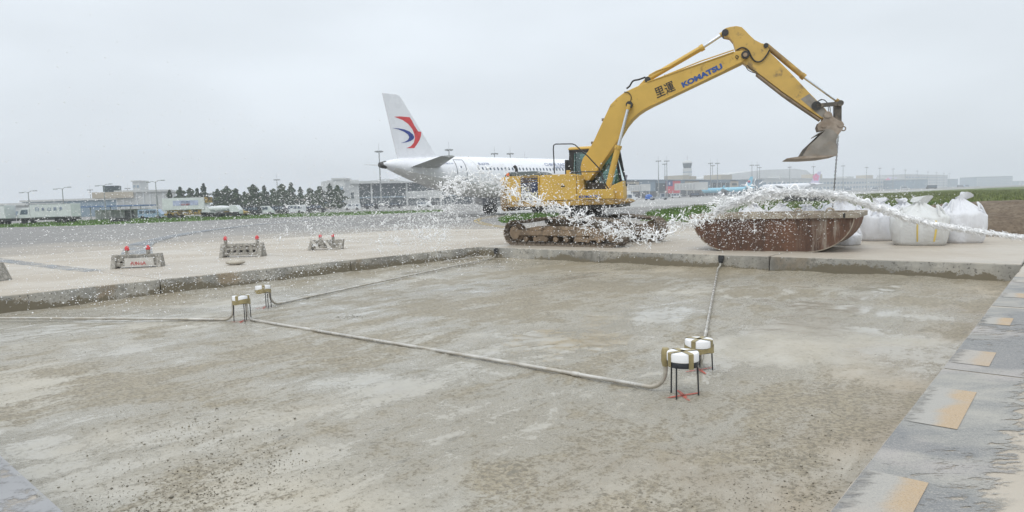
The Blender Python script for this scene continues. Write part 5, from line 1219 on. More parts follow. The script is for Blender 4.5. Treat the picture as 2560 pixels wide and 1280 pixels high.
block('far_terminal_wing', (2262, 1060), (2368, 1250), 437, 'pale stepped terminal wing at the far end of the mast row', M_['panel_pale'], 4, 16)
block('far_office', (2372, 1250), (2394, 1280), 448, 'small pale block at the end of the far terminal', M_['panel_blue'], 3, 5)
blu, W, h = block('blue_link_building', (2285, 900), (2318, 930), 449, 'small blue link building in front of the far terminal', M_['panel_blue'], 1, 4)
block('hotel_block', (2440, 1400), (2530, 1420), 443, 'long faint grey block standing alone at far right', M_['panel_blue'], 5, 18, wm='panel_pale')
block('hotel_block', (2545, 1500), (2620, 1520), 453, 'faint low block cut off by the right picture edge', M_['panel_blue'], 3, 8, wm='panel_pale')
# large faint hangar roof behind
hg, W = building('hangar', (1800, 900), (2030, 960), 'large faint arched hangar roof behind the terminal', 'hangar')
hh = htop(1900, 424, 930); MB().prism([(0, 0), (W, 0), (W, hh*.72), (W*.93, hh*.93), (W*.8, hh), (W*.45, hh*.97), (W*.1, hh*.82), (0, hh*.7)], 0, 60).build('arched_shell', M_['panel_pale'], hg)

# left side: warehouse, small tower, canopy
wh, W, h = block('warehouse', (292, 232), (425, 238), 482, 'long pale warehouse behind the trucks at left', M_['panel_pale'], 0, 0, 25)
for i in range(9): MB().box((W*i/8-.15, -.25, 0), (W*i/8+.15, -.02, h)).build('wall_rib', M_['steel_white'], wh)
MB().box((-7, -1, h-1.8), (W*.32, 10, h+.2)).build('roof_overhang', M_['panel_tan'], wh); MB().box((-4, 1, h+.2), (.8, 6, h+2.4)).build('roof_cab', M_['curtain'], wh)
block('long_shed', (55, 250), (292, 250), 506, 'low grey shed roofline left of the warehouse', M_['panel_blue'], 0, 0, 20)
block('grey_depot', (-80, 190), (60, 190), 518, 'low grey depot at the left picture edge', M_['panel_pale'], 1, 10, 15)
block('far_tower_block', (334, 420), (352, 420), 455, 'faint narrow tower block above the warehouse roof', M_['panel_pale'], 5, 2, 10)
block('beige_store', (672, 232), (838, 300), 492, 'low beige store in front of the right half of the tree row', M_['panel_tan'], 1, 14, 12)
block('grey_plant_house', (835, 300), (862, 300), 450, 'tall grey plant house at the left end of the terminal pier', M_['panel_pale'], 2, 2, 12)
cn, W = building('canopy', (196, 128), (348, 128), 'open canopy with a blue roof edge between the trucks', 'canopy'); h = htop(270, 514, 128)
MB().box((0, 0, h-.25), (W, 6, h)).build('canopy_roof', mat('blue canopy edge', (.12, .19, .36), .6), cn)
for i in range(7): MB().tube([(W*i/6, .3, 0), (W*i/6, .3, h-.25)], .09, 6).build('post', M_['mast_grey'], cn)
MB().box((.5, 4, 0), (W-.5, 5.8, h-.8)).build('back_wall', M_['panel_pale'], cn); MB().box((W*.55, 3.9, .3), (W*.7, 3.98, h-1)).build('doorway', M_['dark_gap'], cn)

# ------------------------------------------------------------------ masts
def mast(px, py, label, Hm=25.0, group='floodlight masts'):
    Y = F_PX*(Hm-EYE)/(hor(px)-py); p = at(px, 500, Y); o = empty('floodlight_mast', (p[0], p[1], 0), R((px*7) % 90), label, 'mast', group)
    MB().tube([(0, 0, 0), (0, 0, Hm-1)], [.42, .2], 8).build('pole', M_['mast_grey'], o)
    MB().lathe([(.3, Hm-1.2), (1.3, Hm-1.0), (1.3, Hm-.8), (.3, Hm-.7)], n=10).build('head_ring', M_['mast_grey'], o)
    for i in range(6):
        a = i*math.pi/3; MB().box((-.42, -.28, -.25), (.42, .28, .25), Matrix.Translation((1.55*math.cos(a), 1.55*math.sin(a), Hm-.95)) @ Matrix.Rotation(a+R(90), 4, 'Z') @ Matrix.Rotation(R(25), 4, 'X')).build('lamp_box', M_['mast_grey'], o)
    MB().tube([(0, 0, Hm-.8), (0, 0, Hm+2.5)], .06, 5).build('lightning_rod', M_['mast_grey'], o)
near = {953: 'floodlight mast rising beside the tail cone of the white airliner', 1127: 'floodlight mast above the rear cabin door of the white airliner', 1240: 'left floodlight mast of the two above the excavator tail', 1279: 'right floodlight mast of the two above the excavator tail', 1315: 'low floodlight mast top just above the fuselage, left of the handrail',
        1647: 'single floodlight mast left of the pair by the flag', 1663: 'shorter floodlight mast of the pair right of the flag', 1668: 'taller floodlight mast of the pair right of the flag', 1777: 'left mast of the three right of the control tower', 1782: 'short middle mast of the three right of the control tower', 1794: 'right mast of the three right of the control tower',
        1880: 'left mast of the three beside the pale blue tail', 1893: 'middle mast of the three beside the pale blue tail', 1899: 'right short mast of the three beside the pale blue tail', 1974: 'lone mast above the nearest blossom tailed airliner', 2033: 'mast just left of the nearest blossom tail'}
tops = {953: 375, 1127: 371, 1240: 381, 1279: 381, 1315: 393, 1647: 400, 1663: 408, 1668: 400, 1777: 406, 1782: 412, 1794: 406, 1880: 411, 1893: 411, 1899: 417, 1974: 416, 2033: 415}
for px in near: mast(px, tops[px], near[px])
words = ['first', 'second', 'third', 'fourth', 'fifth', 'sixth', 'seventh', 'eighth', 'ninth', 'tenth']
for i, (px, py) in enumerate(((2107, 413), (2165.6, 417), (2198.5, 419), (2231.7, 421), (2262, 423.6), (2292, 426.5), (2318.5, 428.8), (2339.5, 430.4), (2358, 432), (2372, 433))):
    mast(px, py, '%s mast of the long row, counted from the hanging chain rightwards' % words[i], group='masts along the far terminal')
for px, py, lb in ((227, 472, 'left of the two plain masts above the long shed'), (243, 484, 'right, shorter of the two plain masts above the long shed'), (695, 446, 'thin mast above the middle of the tree row'), (321, 468, 'short mast above the warehouse roof')):
    mast(px, py, lb, 18, 'masts behind the tree row')
def street_lamp(px, py, Y, label):
    p = at(px, 500, Y); h = htop(px, py, Y); o = empty('street_lamp', (p[0], p[1], 0), 0, label, 'street lamp', 'two armed street lamps at left')
    MB().tube([(0, 0, 0), (0, 0, h)], [.12, .06], 8).build('pole', M_['mast_grey'], o)
    for s, u in ((-1, -.2), (1, .5)):
        MB().tube([(0, 0, h-.1), (s*.5, 0, h+.1+u*.2), (s*1.3, 0, h+u*.4)], .045, 6).build('arm', M_['mast_grey'], o); MB().box((s*1.3-.3, -.14, h+u*.4-.05), (s*1.3+.3, .14, h+u*.4+.08)).build('lamp_head', M_['mast_grey'], o)
street_lamp(72, 481, 125, 'leftmost two armed street lamp above the box truck'); street_lamp(158, 472, 125, 'second street lamp from the left, behind the lettered box truck'); street_lamp(262, 464, 128, 'third street lamp from the left, beside the roof cab'); street_lamp(392, 455, 120, 'tallest street lamp, in front of the warehouse beside the catering truck')

# ------------------------------------------------------------------ vehicles
M_['truck_white'] = mat('truck white paint', (.62, .64, .65), .4, var=.06); M_['truck_grey'] = mat('truck grey', (.32, .34, .36), .5); M_['truck_yellow'] = mat('truck yellow', (.42, .28, .06), .6, dirt=(.06, .05, .04), damt=.9, dscale=1.5, dthr=.5); M_['chassis'] = mat('dark chassis', (.035, .036, .04), .7)
def wheel_set(o, xs, hw, r_):
    for x in xs:
        for s in (-1, 1): MB().tube([(x, s*hw-.12, r_), (x, s*hw+.12, r_)], r_, 14).build('wheel', M_['tyre'], o, smooth=True, angle=30)
def vehicle(name, px, py, Y, flip, label, cat, group=None, rz=0):
    p = at(px, py, Y); return empty(name, (p[0], p[1], -.02), (math.pi if flip else 0)+rz, label, cat, group)
def box_truck(px, Y, flip, label, L=8.4, H_=3.1, text=None, rz=0):
    o = vehicle('box_truck', px, 500, Y, flip, label, 'truck', 'service trucks at left', rz)      # local: x forward, y left, origin at the middle
    MB().box((-L/2, -1.1, .55), (L/2, 1.1, .95)).build('chassis', M_['chassis'], o)
    bo_ = MB().box((-L/2, -1.2, .96), (L/2-2.2, 1.2, H_)).build('cargo_box', M_['truck_white'], o, bevel=.04)
    for s in (-1, 1):
        for z in (.99, H_-.1): MB().box((-L/2+.02, s*1.205-.012, z), (L/2-2.22, s*1.205+.012, z+.09)).build('box_edge', M_['truck_grey'], bo_)
    cb = [(L/2-2.1, .6), (L/2-.1, .6), (L/2, 1.2), (L/2-.12, 1.55), (L/2-.6, 2.35), (L/2-1.0, 2.5), (L/2-2.1, 2.55)]
    c_ = MB().prism(cb, -1.1, 1.1).build('truck_cab', M_['truck_white'], o, bevel=.06)
    for s in (-1, 1): MB().prism([(L/2-1.8, 1.5), (L/2-.5, 1.5), (L/2-.82, 2.2), (L/2-1.8, 2.25)], s*1.1-.012, s*1.1+.012).build('side_window', M_['dark_glass'], c_)
    MB().add([(L/2-.10, -.95, 1.55), (L/2-.10, .95, 1.55), (L/2-.56, .95, 2.35), (L/2-.56, -.95, 2.35)], [(0, 1, 2, 3)]).build('windscreen', M_['dark_glass'], c_)
    wheel_set(o, (-L/2+1.2, -L/2+2.3, L/2-1.1), .98, .46)
    if text:
        d_r = (-1, 0, 0) if flip else (1, 0, 0); sgn = 1 if flip else -1
        n_ = len(text); wdt = (L-2.2)*.72
        for i, ch in enumerate(text):
            x = (-L/2+(L-2.2)*.14+wdt*i/(n_)); xx = x if not flip else (L/2-2.2-(L-2.2)*.14-wdt*i/n_)
            text_mesh('lettering', ch, M_['text_grey'], (xx, sgn*1.225, 1.95), d_r, (0, 0, 1), width=.55, height=.6, bold=.01, parent=bo_, depth=.01)
    return o
box_truck(119, 107, True, 'white box truck with five dark characters on its side', 8.6, 3.05, '日本山美多')
box_truck(-30, 105, True, 'white truck cut off by the left picture edge', 6.5, 3.0)
ct = vehicle('catering_truck', 472, 500, 120, False, 'white high lift truck with yellow chassis before the trees', 'truck', 'service trucks at left')
MB().box((-4, -1.1, .55), (4, 1.1, .95)).build('chassis', M_['truck_yellow'], ct, bevel=.03); cbx = MB().box((-4.1, -1.25, 1.5), (3.2, 1.25, 3.55)).build('cargo_box', M_['truck_white'], ct, bevel=.05)
MB().box((-2.2, -1.275, 2.2), (2.2, -1.26, 3.1)).build('side_panel', mat('lilac panel', (.42, .45, .62), .5), cbx)
text_mesh('lettering', '航勤', M_['text_grey'], (-.8, -1.29, 2.65), (1, 0, 0), (0, 0, 1), width=1.6, height=.36, bold=.02, parent=cbx, depth=.01); text_mesh('lettering', '空廚', M_['red_letter'], (-.8, -1.29, 2.22), (1, 0, 0), (0, 0, 1), width=1.6, height=.34, bold=.02, parent=cbx, depth=.01)
MB().prism([(2.4, .6), (4.2, .6), (4.25, 1.3), (3.6, 2.0), (2.4, 2.05)], -1.1, 1.1).build('truck_cab', M_['truck_white'], ct, bevel=.05); MB().box((3.0, -1.0, 2.6), (3.7, 1.0, 3.6)).build('yellow_platform', M_['truck_yellow'], ct)
for a, b in (((-3, .9), (2, 1.5)), ((2, .9), (-3, 1.5))): MB().tube([(a[0], -1.0, a[1]), (b[0], -1.0, b[1])], .10, 6).build('scissor_arm', M_['truck_yellow'], ct)
for x in (-3.4, -1.5, .5, 2.0): MB().box((x, -1.15, .95), (x+.6, -1.05, 1.5)).build('yellow_bracket', M_['truck_yellow'], ct)
wheel_set(ct, (-3, -1.9, 3.0), .98, .48)
def small_car(name, px, py, label, cat, m, L=4.2, h=1.8, Y=None, flip=False, rz=0, grp='service vehicles on the apron', van=True, bed=False, rear=None):
    Y = Y or gp(px, py)[1]; o = vehicle(name, px, 500, Y, flip, label, cat, grp, rz)
    if bed: pf = [(-L/2, .4), (L/2, .4), (L/2, 1.0), (L/2-.9, 1.05), (L/2-1.2, h), (L/2-2.3, h), (L/2-2.35, .95), (-L/2, .95)]
    elif van: pf = [(-L/2, .35), (L/2-.05, .35), (L/2, .85), (L/2-.35, 1.05), (L/2-.95, h-.04), (L/2-1.3, h), (-L/2+.1, h), (-L/2, h-.2)]
    else: pf = [(-L/2, .35), (L/2, .35), (L/2, .8), (L/2-1.0, .95), (L/2-1.7, h), (-L/2+.9, h), (-L/2+.1, .95)]
    b_ = MB().prism(pf, -.82, .82).build('body', m, o, bevel=.05)
    wx = [(L/2-2.2, L/2-1.25)] if bed else [(-L/2+.3, -L/2+1.2), (-L/2+1.35, L/2-2.3), (L/2-2.15, L/2-1.15)] if L > 4 else [(-L/2+.9, 0), (.1, L/2-1.3)]
    for a, b in wx:
        if b-a > .2:
            for s in (-1, 1): MB().box((a, s*.825-.012, 1.02), (b, s*.825+.012, h-.2)).build('side_window', M_['dark_glass'], b_)
    wheel_set(o, (-L/2+.8, L/2-.8), .74, .33)
    if rear: MB().box((-L/2, -.95, .97), (L/2-2.4, .95, rear)).build('box_body', M_['truck_white'], o, bevel=.03)
    return o
small_car('van', 1566, 500, 'white van on the apron just right of the cab', 'van', M_['truck_white'], 5.0, 2.1, Y=185)
small_car('light_truck', 1572, 494, 'white box lorry behind the white van', 'truck', M_['truck_white'], 6.2, 2.2, Y=250, rear=3.4, bed=True)
small_car('pickup_truck', 1648, 497.5, 'grey loaded pickup truck on the taxiway', 'pickup', M_['truck_grey'], 5.4, 2.1, Y=215, bed=True)
o = vehicle('tarpaulin_load', 1622, 500, 218, False, 'bright blue tarpaulin covered trolley left of the pickup', 'trolley'); MB().loft([[(-1.1*k_, -.8*k_, z), (1.1*k_, -.8*k_, z), (1.1*k_, .8*k_, z), (-1.1*k_, .8*k_, z)] for z, k_ in ((.35, 1), (1.3, .95), (1.75, .6), (1.85, .3))]).build('blue_tarpaulin', mat('blue tarpaulin', (.03, .12, .42), .5), o, bevel=.05); wheel_set(o, (-.8, .8), .7, .22)
mx_ = vehicle('tank_truck', 560, 500, 118, False, 'white tank truck with a pale rounded drum before the trees', 'truck', 'service trucks at left'); MB().box((-2.6, -1, .5), (2.8, 1, .85)).build('chassis', M_['chassis'], mx_)
MB().loft([[(x, r_*math.cos(a), 1.5+r_*math.sin(a)) for a in np.linspace(0, 2*math.pi, 14, endpoint=False)] for x, r_ in ((-2.6, .25), (-2.2, .45), (-.6, .55), (.6, .45), (1.0, .25))]).build('drum', M_['truck_white'], mx_, smooth=True); MB().prism([(1.2, .5), (2.8, .5), (2.85, 1.2), (2.3, 2.0), (1.2, 2.05)], -.95, .95).build('truck_cab', M_['truck_white'], mx_, bevel=.05); wheel_set(mx_, (-1.8, -.8, 2.1), .9, .42)
r = np.random.default_rng(33)
carpos = [(590, 125, 'yellow', 'yellow service car right of the tank truck'), (620, 128, 'dark', 'dark service car right of the yellow car'), (655, 130, 'white', 'white service car in front of the dark tree row'), (690, 132, 'dark', 'dark service car left of the beige store'), (378, 122, 'blue', 'small pale blue car left of the catering truck'), (735, 140, 'white', 'white service car before the beige store'), (790, 150, 'dark', 'dark service car at the right end of the beige store'), (880, 190, 'white', 'white service car under the left end of the terminal pier'), (930, 200, 'dark', 'dark tug under the terminal pier, left of the jet bridge'), (985, 205, 'dark', 'dark tug parked beneath the jet bridge'), (1060, 215, 'white', 'white service car under the airliner tail')]
cm = {'yellow': M_['truck_yellow'], 'dark': M_['chassis'], 'white': M_['truck_white'], 'blue': mat('pale blue car paint', (.28, .38, .52), .4)}
for i, (px, Y, c_, lb) in enumerate(carpos): small_car('service_car', px, 500, lb, 'car', cm[c_], 4.3, 1.75, Y=Y, flip=bool(i % 2), van=(i % 3 != 0), rz=r.uniform(-.3, .3))
far_c = [(1690, 330, 'white', 'white car at the foot of the terminal, right of the flag'), (1735, 345, 'dark', 'dark tug below the long jet bridge'), (1835, 400, 'white', 'white service car below the pale blue airliner'), (1930, 470, 'dark', 'dark tug below the nearest blossom airliner nose'), (1985, 480, 'white', 'white loader below the nearest blossom airliner belly'), (2040, 500, 'dark', 'dark loader below the nearest blossom airliner tail'), (2120, 640, 'white', 'white vehicle left of the small far airliner'), (2185, 690, 'white', 'white vehicle below the small far airliner wing'), (2260, 700, 'white', 'white car right of the pink far tails'), (2328, 520, 'dark', 'dark vehicle on the far taxiway near the grass'), (2400, 900, 'dark', 'dark bus at the end of the far apron'), (2415, 920, 'blue', 'blue truck at the end of the far apron')]
for i, (px, Y, c_, lb) in enumerate(far_c): small_car('service_car', px, 500, lb, 'car', cm[c_], 7.5 if Y > 500 else 5, 2.8 if Y > 500 else 2.1, Y=Y, flip=bool(i % 2), rz=r.uniform(-.2, .2))
# airfield signs seen from behind
def sign(px, py, wd, h, label, top=False):
    p = gp(px, py); o = empty('airfield_sign', p, R(-8), label, 'sign', 'black backs of airfield signs')
    n_ = 4
    for i in range(n_): MB().box((-wd/2+wd*i/n_+.02, -.12, .16), (-wd/2+wd*(i+1)/n_-.02, .12, h)).build('sign_box', M_['black'], o, bevel=.03)
    for i in range(n_+1): MB().tube([(-wd/2+.1+(wd-.2)*i/n_, 0, 0), (-wd/2+.1+(wd-.2)*i/n_, 0, .18)], .05, 6).build('foot', M_['mast_grey'], o)
    if top: MB().loft([[(-.3*wd*k_+.0, -.1, h+z), (.02*wd+.1*k_*wd, -.1, h+z), (.02*wd+.1*k_*wd, .1, h+z), (-.3*wd*k_, .1, h+z)] for z, k_ in ((-.02, 1), (.18, .8), (.24, .5))]).build('tan_cover', M_['panel_tan'], o)
sign(2016, 507, 5.6, 1.0, 'black airfield sign back standing in the grass behind the skip', True); sign(301, 556, 3.1, .62, 'low black airfield sign back on the left grass strip')

# ------------------------------------------------------------------ trees
M_['leaf'] = mat('dark conifer foliage', (.035, .062, .03), .8, var=.5, scale=.8, spec=.2); M_['leaf2'] = mat('mid green foliage', (.05, .08, .035), .8, var=.45, scale=.8, spec=.2); M_['bark'] = mat('bark', (.10, .075, .055), .9)
def tree(px, py, Y, wd, seed, label, kind):
    r = np.random.default_rng(seed); p = at(px, 500, Y); h = htop(px, py, Y); o = empty('tree', (p[0], p[1], 0), 0, label, 'tree', 'row of trees at left')
    t = MB(); t.tube([(0, 0, 0), (.1, 0, h*.45), (.0, 0, h*.93)], [.22, .15, .03], 7)
    for i in range(7):
        a = r.uniform(0, 6.28); z = h*r.uniform(.2, .75); l_ = wd*.4*(1-z/h*.6); t.tube([(0, 0, z), (l_*math.cos(a)*.5, l_*math.sin(a)*.5, z+.3), (l_*math.cos(a), l_*math.sin(a), z+.5)], [.07, .05, .02], 5)
    t.build('trunk', M_['bark'], o)
    n = 2300; z = h*(.10+.90*r.random(n)**(.85)); f = z/h; prof = (np.sin(np.clip((f-.06)/.94, 0, 1)**.6*math.pi)**.7*.9+.08) if kind else np.clip(1.04-f, .03, 1)**.8*np.clip(f*5, 0, 1)
    lay = .72+.34*np.sin(z*3.2+r.uniform(0, 6)); a = r.uniform(0, 6.28, n); lob = 1+.28*np.sin(3*a+z*.8+seed)+.14*np.sin(7*a-z*1.7); rr_ = wd/2*prof*lay*lob*np.sqrt(r.random(n))*1.1
    C = np.c_[rr_*np.cos(a), rr_*np.sin(a), z+r.normal(0, .12, n)]; s = r.uniform(.18, .48, n)*(1 if h > 6 else .8)
    U = r.normal(size=(n, 3)); U /= np.linalg.norm(U, axis=1)[:, None]; W_ = np.cross(U, r.normal(size=(n, 3))); W_ /= np.linalg.norm(W_, axis=1)[:, None]
    V = np.stack([C-U*s[:,None], C+W_*s[:,None]*.6, C+U*s[:,None], C-W_*s[:,None]*.6], 1).reshape(-1, 3)
    raw('crown', V, np.arange(n*4).reshape(-1, 4), M_['leaf' if kind == 0 else 'leaf2'], o)
tl = [(425, 478, 3.6, 0), (452, 470, 4.2, 1), (476, 472, 4.4, 1), (494, 474, 3.6, 0), (511, 461, 5.0, 0), (545, 475, 5.2, 1), (568, 468, 5.6, 1), (590, 474, 4.6, 1), (612, 482, 4.0, 1), (634, 464, 5.6, 1), (662, 467, 4.8, 0), (685, 474, 4.0, 1), (706, 463, 5.4, 1), (729, 459, 5.6, 0), (752, 470, 4.2, 0), (775, 473, 4.6, 1), (800, 468, 5.2, 1), (826, 462, 5.4, 0), (845, 466, 5.0, 1)]
desc = ['first tree of the row, at its left end behind the catering truck', 'second tree of the row from the left, rounded', 'third tree of the row from the left, rounded', 'fourth tree of the row from the left, narrow', 'tallest pointed tree above the right end of the catering truck', 'rounded tree just right of the tallest pointed tree', 'broad tree above the tank truck', 'rounded tree right of the tank truck', 'low tree in the dip of the tree row', 'broad tree right of the dip in the row', 'pointed tree left of the thin mast', 'small rounded tree below the thin mast', 'broad tree right of the thin mast', 'highest pointed tree in the right half of the row', 'narrow tree right of the highest pointed one', 'rounded tree above the middle of the beige store', 'broad tree above the right half of the beige store', 'pointed tree next to last at the right end of the row', 'last tree of the row beside the grey plant house']
for i, ((px, py, wd, kd), lb) in enumerate(zip(tl, desc)): tree(px, py, 205+(i % 3)*9, wd*1.05, 100+i, lb, kd)
# ------------------------------------------------------------------ water: the hose jet and the spray it breaks into
def water_material():
    k = NT('white water'); b = k.b; b.inputs['Base Color'].default_value = (.985, .988, .992, 1); b.inputs['Roughness'].default_value = .25; b.inputs['IOR'].default_value = 1.33
    tr = k.n('ShaderNodeBsdfTransparent'); mx = k.n('ShaderNodeMixShader'); mx.inputs[0].default_value = .97; k.L(tr.outputs[0], mx.inputs[1]); k.L(b.outputs[0], mx.inputs[2]); k.L(mx.outputs[0], k.out.inputs[0]); return k.m
M_['water'] = water_material()
r = np.random.default_rng(99)
def P3(px, py, Y): return np.array(at(px, py, Y))
# the stream, right to left: (pixel, distance, half thickness in metres, raggedness)
stream = [(2680, 606, 12.6, .040, .02), (2560, 594, 12.8, .045, .03), (2420, 575, 13.0, .055, .05), (2300, 553, 13.2, .065, .08), (2200, 521, 13.4, .075, .11), (2120, 494, 13.6, .075, .15), (2040, 483, 13.8, .06, .16), (1960, 480, 14.0, .055, .17), (1900, 488, 14.1, .05, .20), (1850, 502, 14.2, .05, .22), (1800, 522, 14.3, .05, .22), (1750, 543, 14.3, .05, .20), (1700, 566, 14.4, .045, .16), (1650, 586, 14.4, .05, .14), (1600, 592, 14.4, .05, .14), (1550, 578, 14.3, .05, .15), (1500, 568, 14.3, .05, .15), (1450, 548, 14.2, .045, .15), (1410, 528, 14.2, .045, .16), (1360, 508, 14.1, .045, .16), (1320, 496, 14.1, .035, .16), (1280, 480, 14.0, .035, .18), (1250, 458, 14.0, .035, .2), (1200, 446, 13.9, .03, .22), (1150, 450, 13.8, .03, .25), (1120, 480, 13.7, .025, .25)]
SP_ = np.array([P3(a, b, c) for a, b, c, _, _ in stream]); ST = np.array([(d, e) for *_, d, e in stream])
tq = np.linspace(0, len(stream)-1.001, 900); base = np.array(curve_pts(SP_, 900)); thk = np.interp(tq, np.arange(len(ST)), ST[:,0]); rag = np.interp(tq, np.arange(len(ST)), ST[:,1])
wj = MB()
# coherent jet core at the right, thinning out as it breaks up
def rope(i0, i1, n, amp, rad, seg=8):
    q = np.linspace(i0, i1, n); idx_ = q.astype(int).clip(0, 899); pts_ = base[idx_].copy(); ph = r.uniform(0, 6.28, 9)
    for ax in range(3):
        w_ = sum(r.normal()*np.sin(q*f+ph[k_]) for k_, f in enumerate((.05, .11, .23, .4))); pts_[:, ax] += w_*amp*rag[idx_]*(.5 if ax == 1 else 1)
    rn = np.convolve(r.random(n+8), np.ones(4)/4, 'same')[4:-4]
    rd = thk[idx_]*rad*(.45+1.1*rn)*np.interp(np.linspace(0, 1, n), [0, .08, .85, 1], [.3, 1, .9, .15]); wj.tube(pts_, rd, seg)
rope(0, 300, 420, .05, .62, 9); rope(0, 270, 360, .09, .45); rope(0, 330, 360, .12, .35); rope(40, 340, 300, .2, .3)
# spiky sheath of streaks torn along the flow
tang = np.gradient(base, axis=0); tang /= np.linalg.norm(tang, axis=1)[:, None]
for _ in range(7500):
    i = int(r.uniform(0, 370)); a = r.uniform(0, 6.28); off = np.array([0, math.cos(a), math.sin(a)])*thk[i]*r.uniform(.3, 1.0)
    p = base[i]+off; dd = tang[i]*r.choice([-1, 1])*.7+off/np.linalg.norm(off)*r.uniform(.1, .9)+r.normal(0, .2, 3); ln = r.uniform(.01, .045)*(1+i/150)
    wj.tube([p, p+dd*ln*.5, p+dd*ln+np.array([0, 0, -.01])], [r.uniform(.004, .009), r.uniform(.003, .006), .0012], 4)
for _ in range(40):
    a = r.integers(260, 860); ln = int(r.uniform(6, 18)); rope(a, min(899, a+ln), max(8, ln*2), .32, r.uniform(.12, .5), 6)
for _ in range(900):
    i = int(r.uniform(230, 899)); p = base[i]+r.normal(0, 1, 3)*rag[i]*np.array([.6, .5, .55]); d1 = r.normal(0, .018, 3); wj.tube([p-d1, p, p+d1*1.2], [.003, r.uniform(.005, .014), .004], 6)
# ligaments thrown off the stream, in bunches
def ligament(p, d, n, step, rad):
    pts_ = [p]; d = d/np.linalg.norm(d)
    for i in range(n): d = d+r.normal(0, .55, 3); d /= np.linalg.norm(d); pts_.append(pts_[-1]+d*step)
    rd = rad*np.interp(np.linspace(0, 1, n+1), [0, .5, .85, 1], [1, .5, .95, .2])*r.uniform(.5, 1.4, n+1); wj.tube(pts_, rd, 5)
for _ in range(120):
    i = int(min(899, 900*(r.random()*.72+.26))); c = base[i]+r.normal(0, 1, 3)*rag[i]*np.array([.5, .4, .75]); fl = np.array([-.5, r.normal(0, .5), r.normal(.2, .8)])
    for _ in range(r.integers(3, 9)): ligament(c+r.normal(0, .045, 3), fl+r.normal(0, .6, 3), r.integers(2, 7), r.uniform(.015, .04), r.uniform(.006, .020))
# torn sheets falling at left and on the way
knots = [(1085, 560, 13.6, .22, .28, 26), (1060, 595, 13.4, .3, .10, 16), (1125, 505, 13.7, .12, .18, 12), (1010, 565, 13.5, .3, .2, 14), (960, 560, 13.2, .25, .3, 10), (760, 545, 12.8, .25, .3, 9), (1150, 455, 13.8, .22, .10, 20), (1560, 545, 14.2, .4, .25, 12), (1470, 500, 14.0, .4, .25, 7), (1850, 540, 14.2, .45, .2, 22), (1900, 500, 14.1, .4, .12, 20), (1130, 470, 13.8, .12, .12, 12)]
for px, py, Y, sx_, sz_, n in knots:
    c0_ = P3(px, py, Y)
    for _ in range(n):
        c = c0_+r.normal(0, 1, 3)*np.array([sx_, .3, sz_]); fl = r.normal(0, 1, 3)
        for _ in range(r.integers(2, 8)): ligament(c+r.normal(0, .035, 3), fl+r.normal(0, .7, 3), r.integers(2, 6), r.uniform(.012, .03), r.uniform(.005, .015))
tag(wj.build('water_jet', M_['water'], smooth=True, angle=180), 'white hose jet arching over the skip and breaking up before the excavator', 'water', kind='stuff')
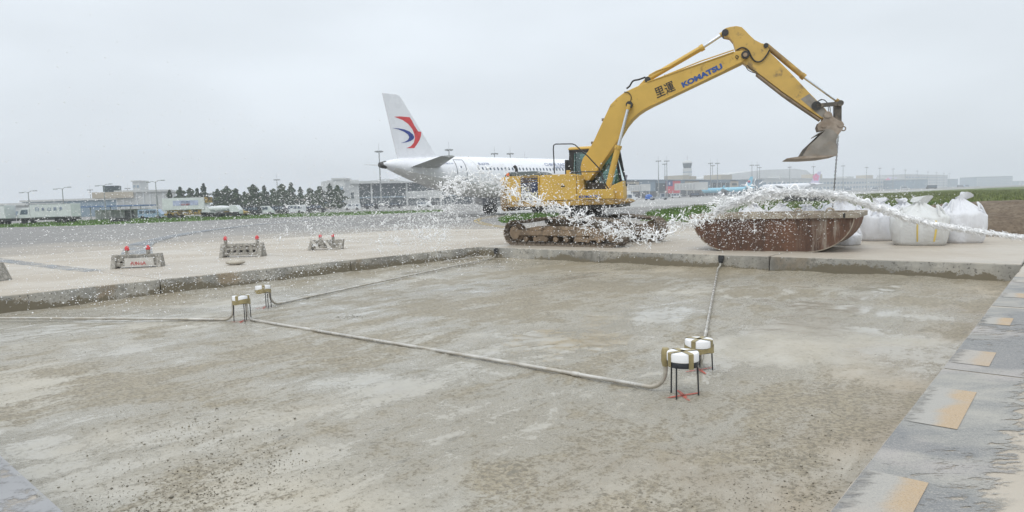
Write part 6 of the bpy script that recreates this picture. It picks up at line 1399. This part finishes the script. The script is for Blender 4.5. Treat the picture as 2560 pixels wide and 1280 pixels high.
# drops
oct_v = np.array([(1,0,0),(-1,0,0),(0,1,0),(0,-1,0),(0,0,1),(0,0,-1)], float); oct_f = np.array([(0,2,4),(2,1,4),(1,3,4),(3,0,4),(2,0,5),(1,2,5),(3,1,5),(0,3,5)])
clouds = [  # centre pixel, distance, spread x, y, z (m), count, drop radius
    (1085, 555, 13.6, .5, .7, .42, 1900, .0075), (1000, 570, 13.4, .9, .8, .40, 1900, .0065), (780, 540, 12.8, .55, .8, .42, 1700, .006), (900, 520, 13, 1.0, .9, .42, 1700, .006),
    (600, 560, 12.3, 1.4, 1.0, .55, 1900, .006), (330, 600, 11.8, 1.4, 1.0, .65, 1500, .0065), (110, 570, 11.5, 1.2, 1.0, .7, 1000, .0065), (690, 690, 11.6, .55, .4, .20, 420, .006), (300, 720, 11.2, .8, .4, .20, 420, .007),
    (1420, 500, 14.0, 1.0, .4, .38, 1100, .008), (1560, 570, 14.2, .6, .4, .25, 800, .008), (1860, 550, 14.3, .8, .3, .30, 1300, .008), (2050, 500, 14, .7, .3, .16, 700, .008), (2230, 500, 13.6, .5, .3, .13, 350, .007),
    (1180, 480, 13.8, .5, .4, .3, 600, .0075), (1190, 640, 14, .7, .4, .12, 260, .006), (1280, 500, 13.9, .4, .4, .3, 700, .008),
    (500, 330, 12.2, 1.3, 1.2, .8, 900, .005), (280, 250, 11.8, 1.0, 1.2, .9, 650, .005), (700, 400, 12.6, .9, 1.0, .5, 800, .005), (150, 420, 11.4, .9, 1.0, .6, 500, .0055)]
Cs, Rs = [], []
for px, py, Y, sx_, sy_, sz_, n, rad in clouds:
    n = int(n*1.9)
    Cs.append(P3(px, py, Y)+r.normal(0, 1, (n, 3))*np.array([sx_, sy_, sz_])); Rs.append(np.minimum(.0115, rad*r.lognormal(-.5, .55, n)))
Cs, Rs = np.vstack(Cs), np.concatenate(Rs); 
ok = Cs[:,2] > .02
q_ = np.c_[(Cs[:,:2]-PO)@E1, (Cs[:,:2]-PO)@E2]; inpit = (q_[:,0] > .1)&(q_[:,1] > .1)&(q_[:,0] < PU)&(q_[:,1] < PV); ok |= inpit&(Cs[:,2] > PZ+.03)
Cs, Rs = Cs[ok], Rs[ok]; n = len(Cs)
st_ = np.array([1.45, 1, .85]); V = Cs[:,None,:]+oct_v[None]*(Rs[:,None]*r.uniform(.75, 1.25, (n, 1)))[:,:,None]*st_
tag(raw('water_spray', V.reshape(-1, 3), (oct_f[None]+(np.arange(n)*6)[:,None,None]).reshape(-1, 3), M_['water'], smooth=True), 'fine white drops of spray drifting across the left half', 'spray', kind='stuff')

# ------------------------------------------------------------------ haze
hz = MB().box((-5400, -5400, -1.6), (5400, 5400, 48)).build('haze', None); tag(hz, 'pale humid haze over the airfield', kind='stuff')
hm = bpy.data.materials.new('haze air'); hm.use_nodes = True; hn = hm.node_tree; hn.nodes.clear(); ho = hn.nodes.new('ShaderNodeOutputMaterial'); pv = hn.nodes.new('ShaderNodeVolumePrincipled')
pv.inputs['Color'].default_value = (.93, .96, 1, 1); pv.inputs['Density'].default_value = .00062; pv.inputs['Anisotropy'].default_value = .2
hn.links.new(pv.outputs[0], ho.inputs['Volume']); hz.data.materials.append(hm)
bpy.context.view_layer.update()
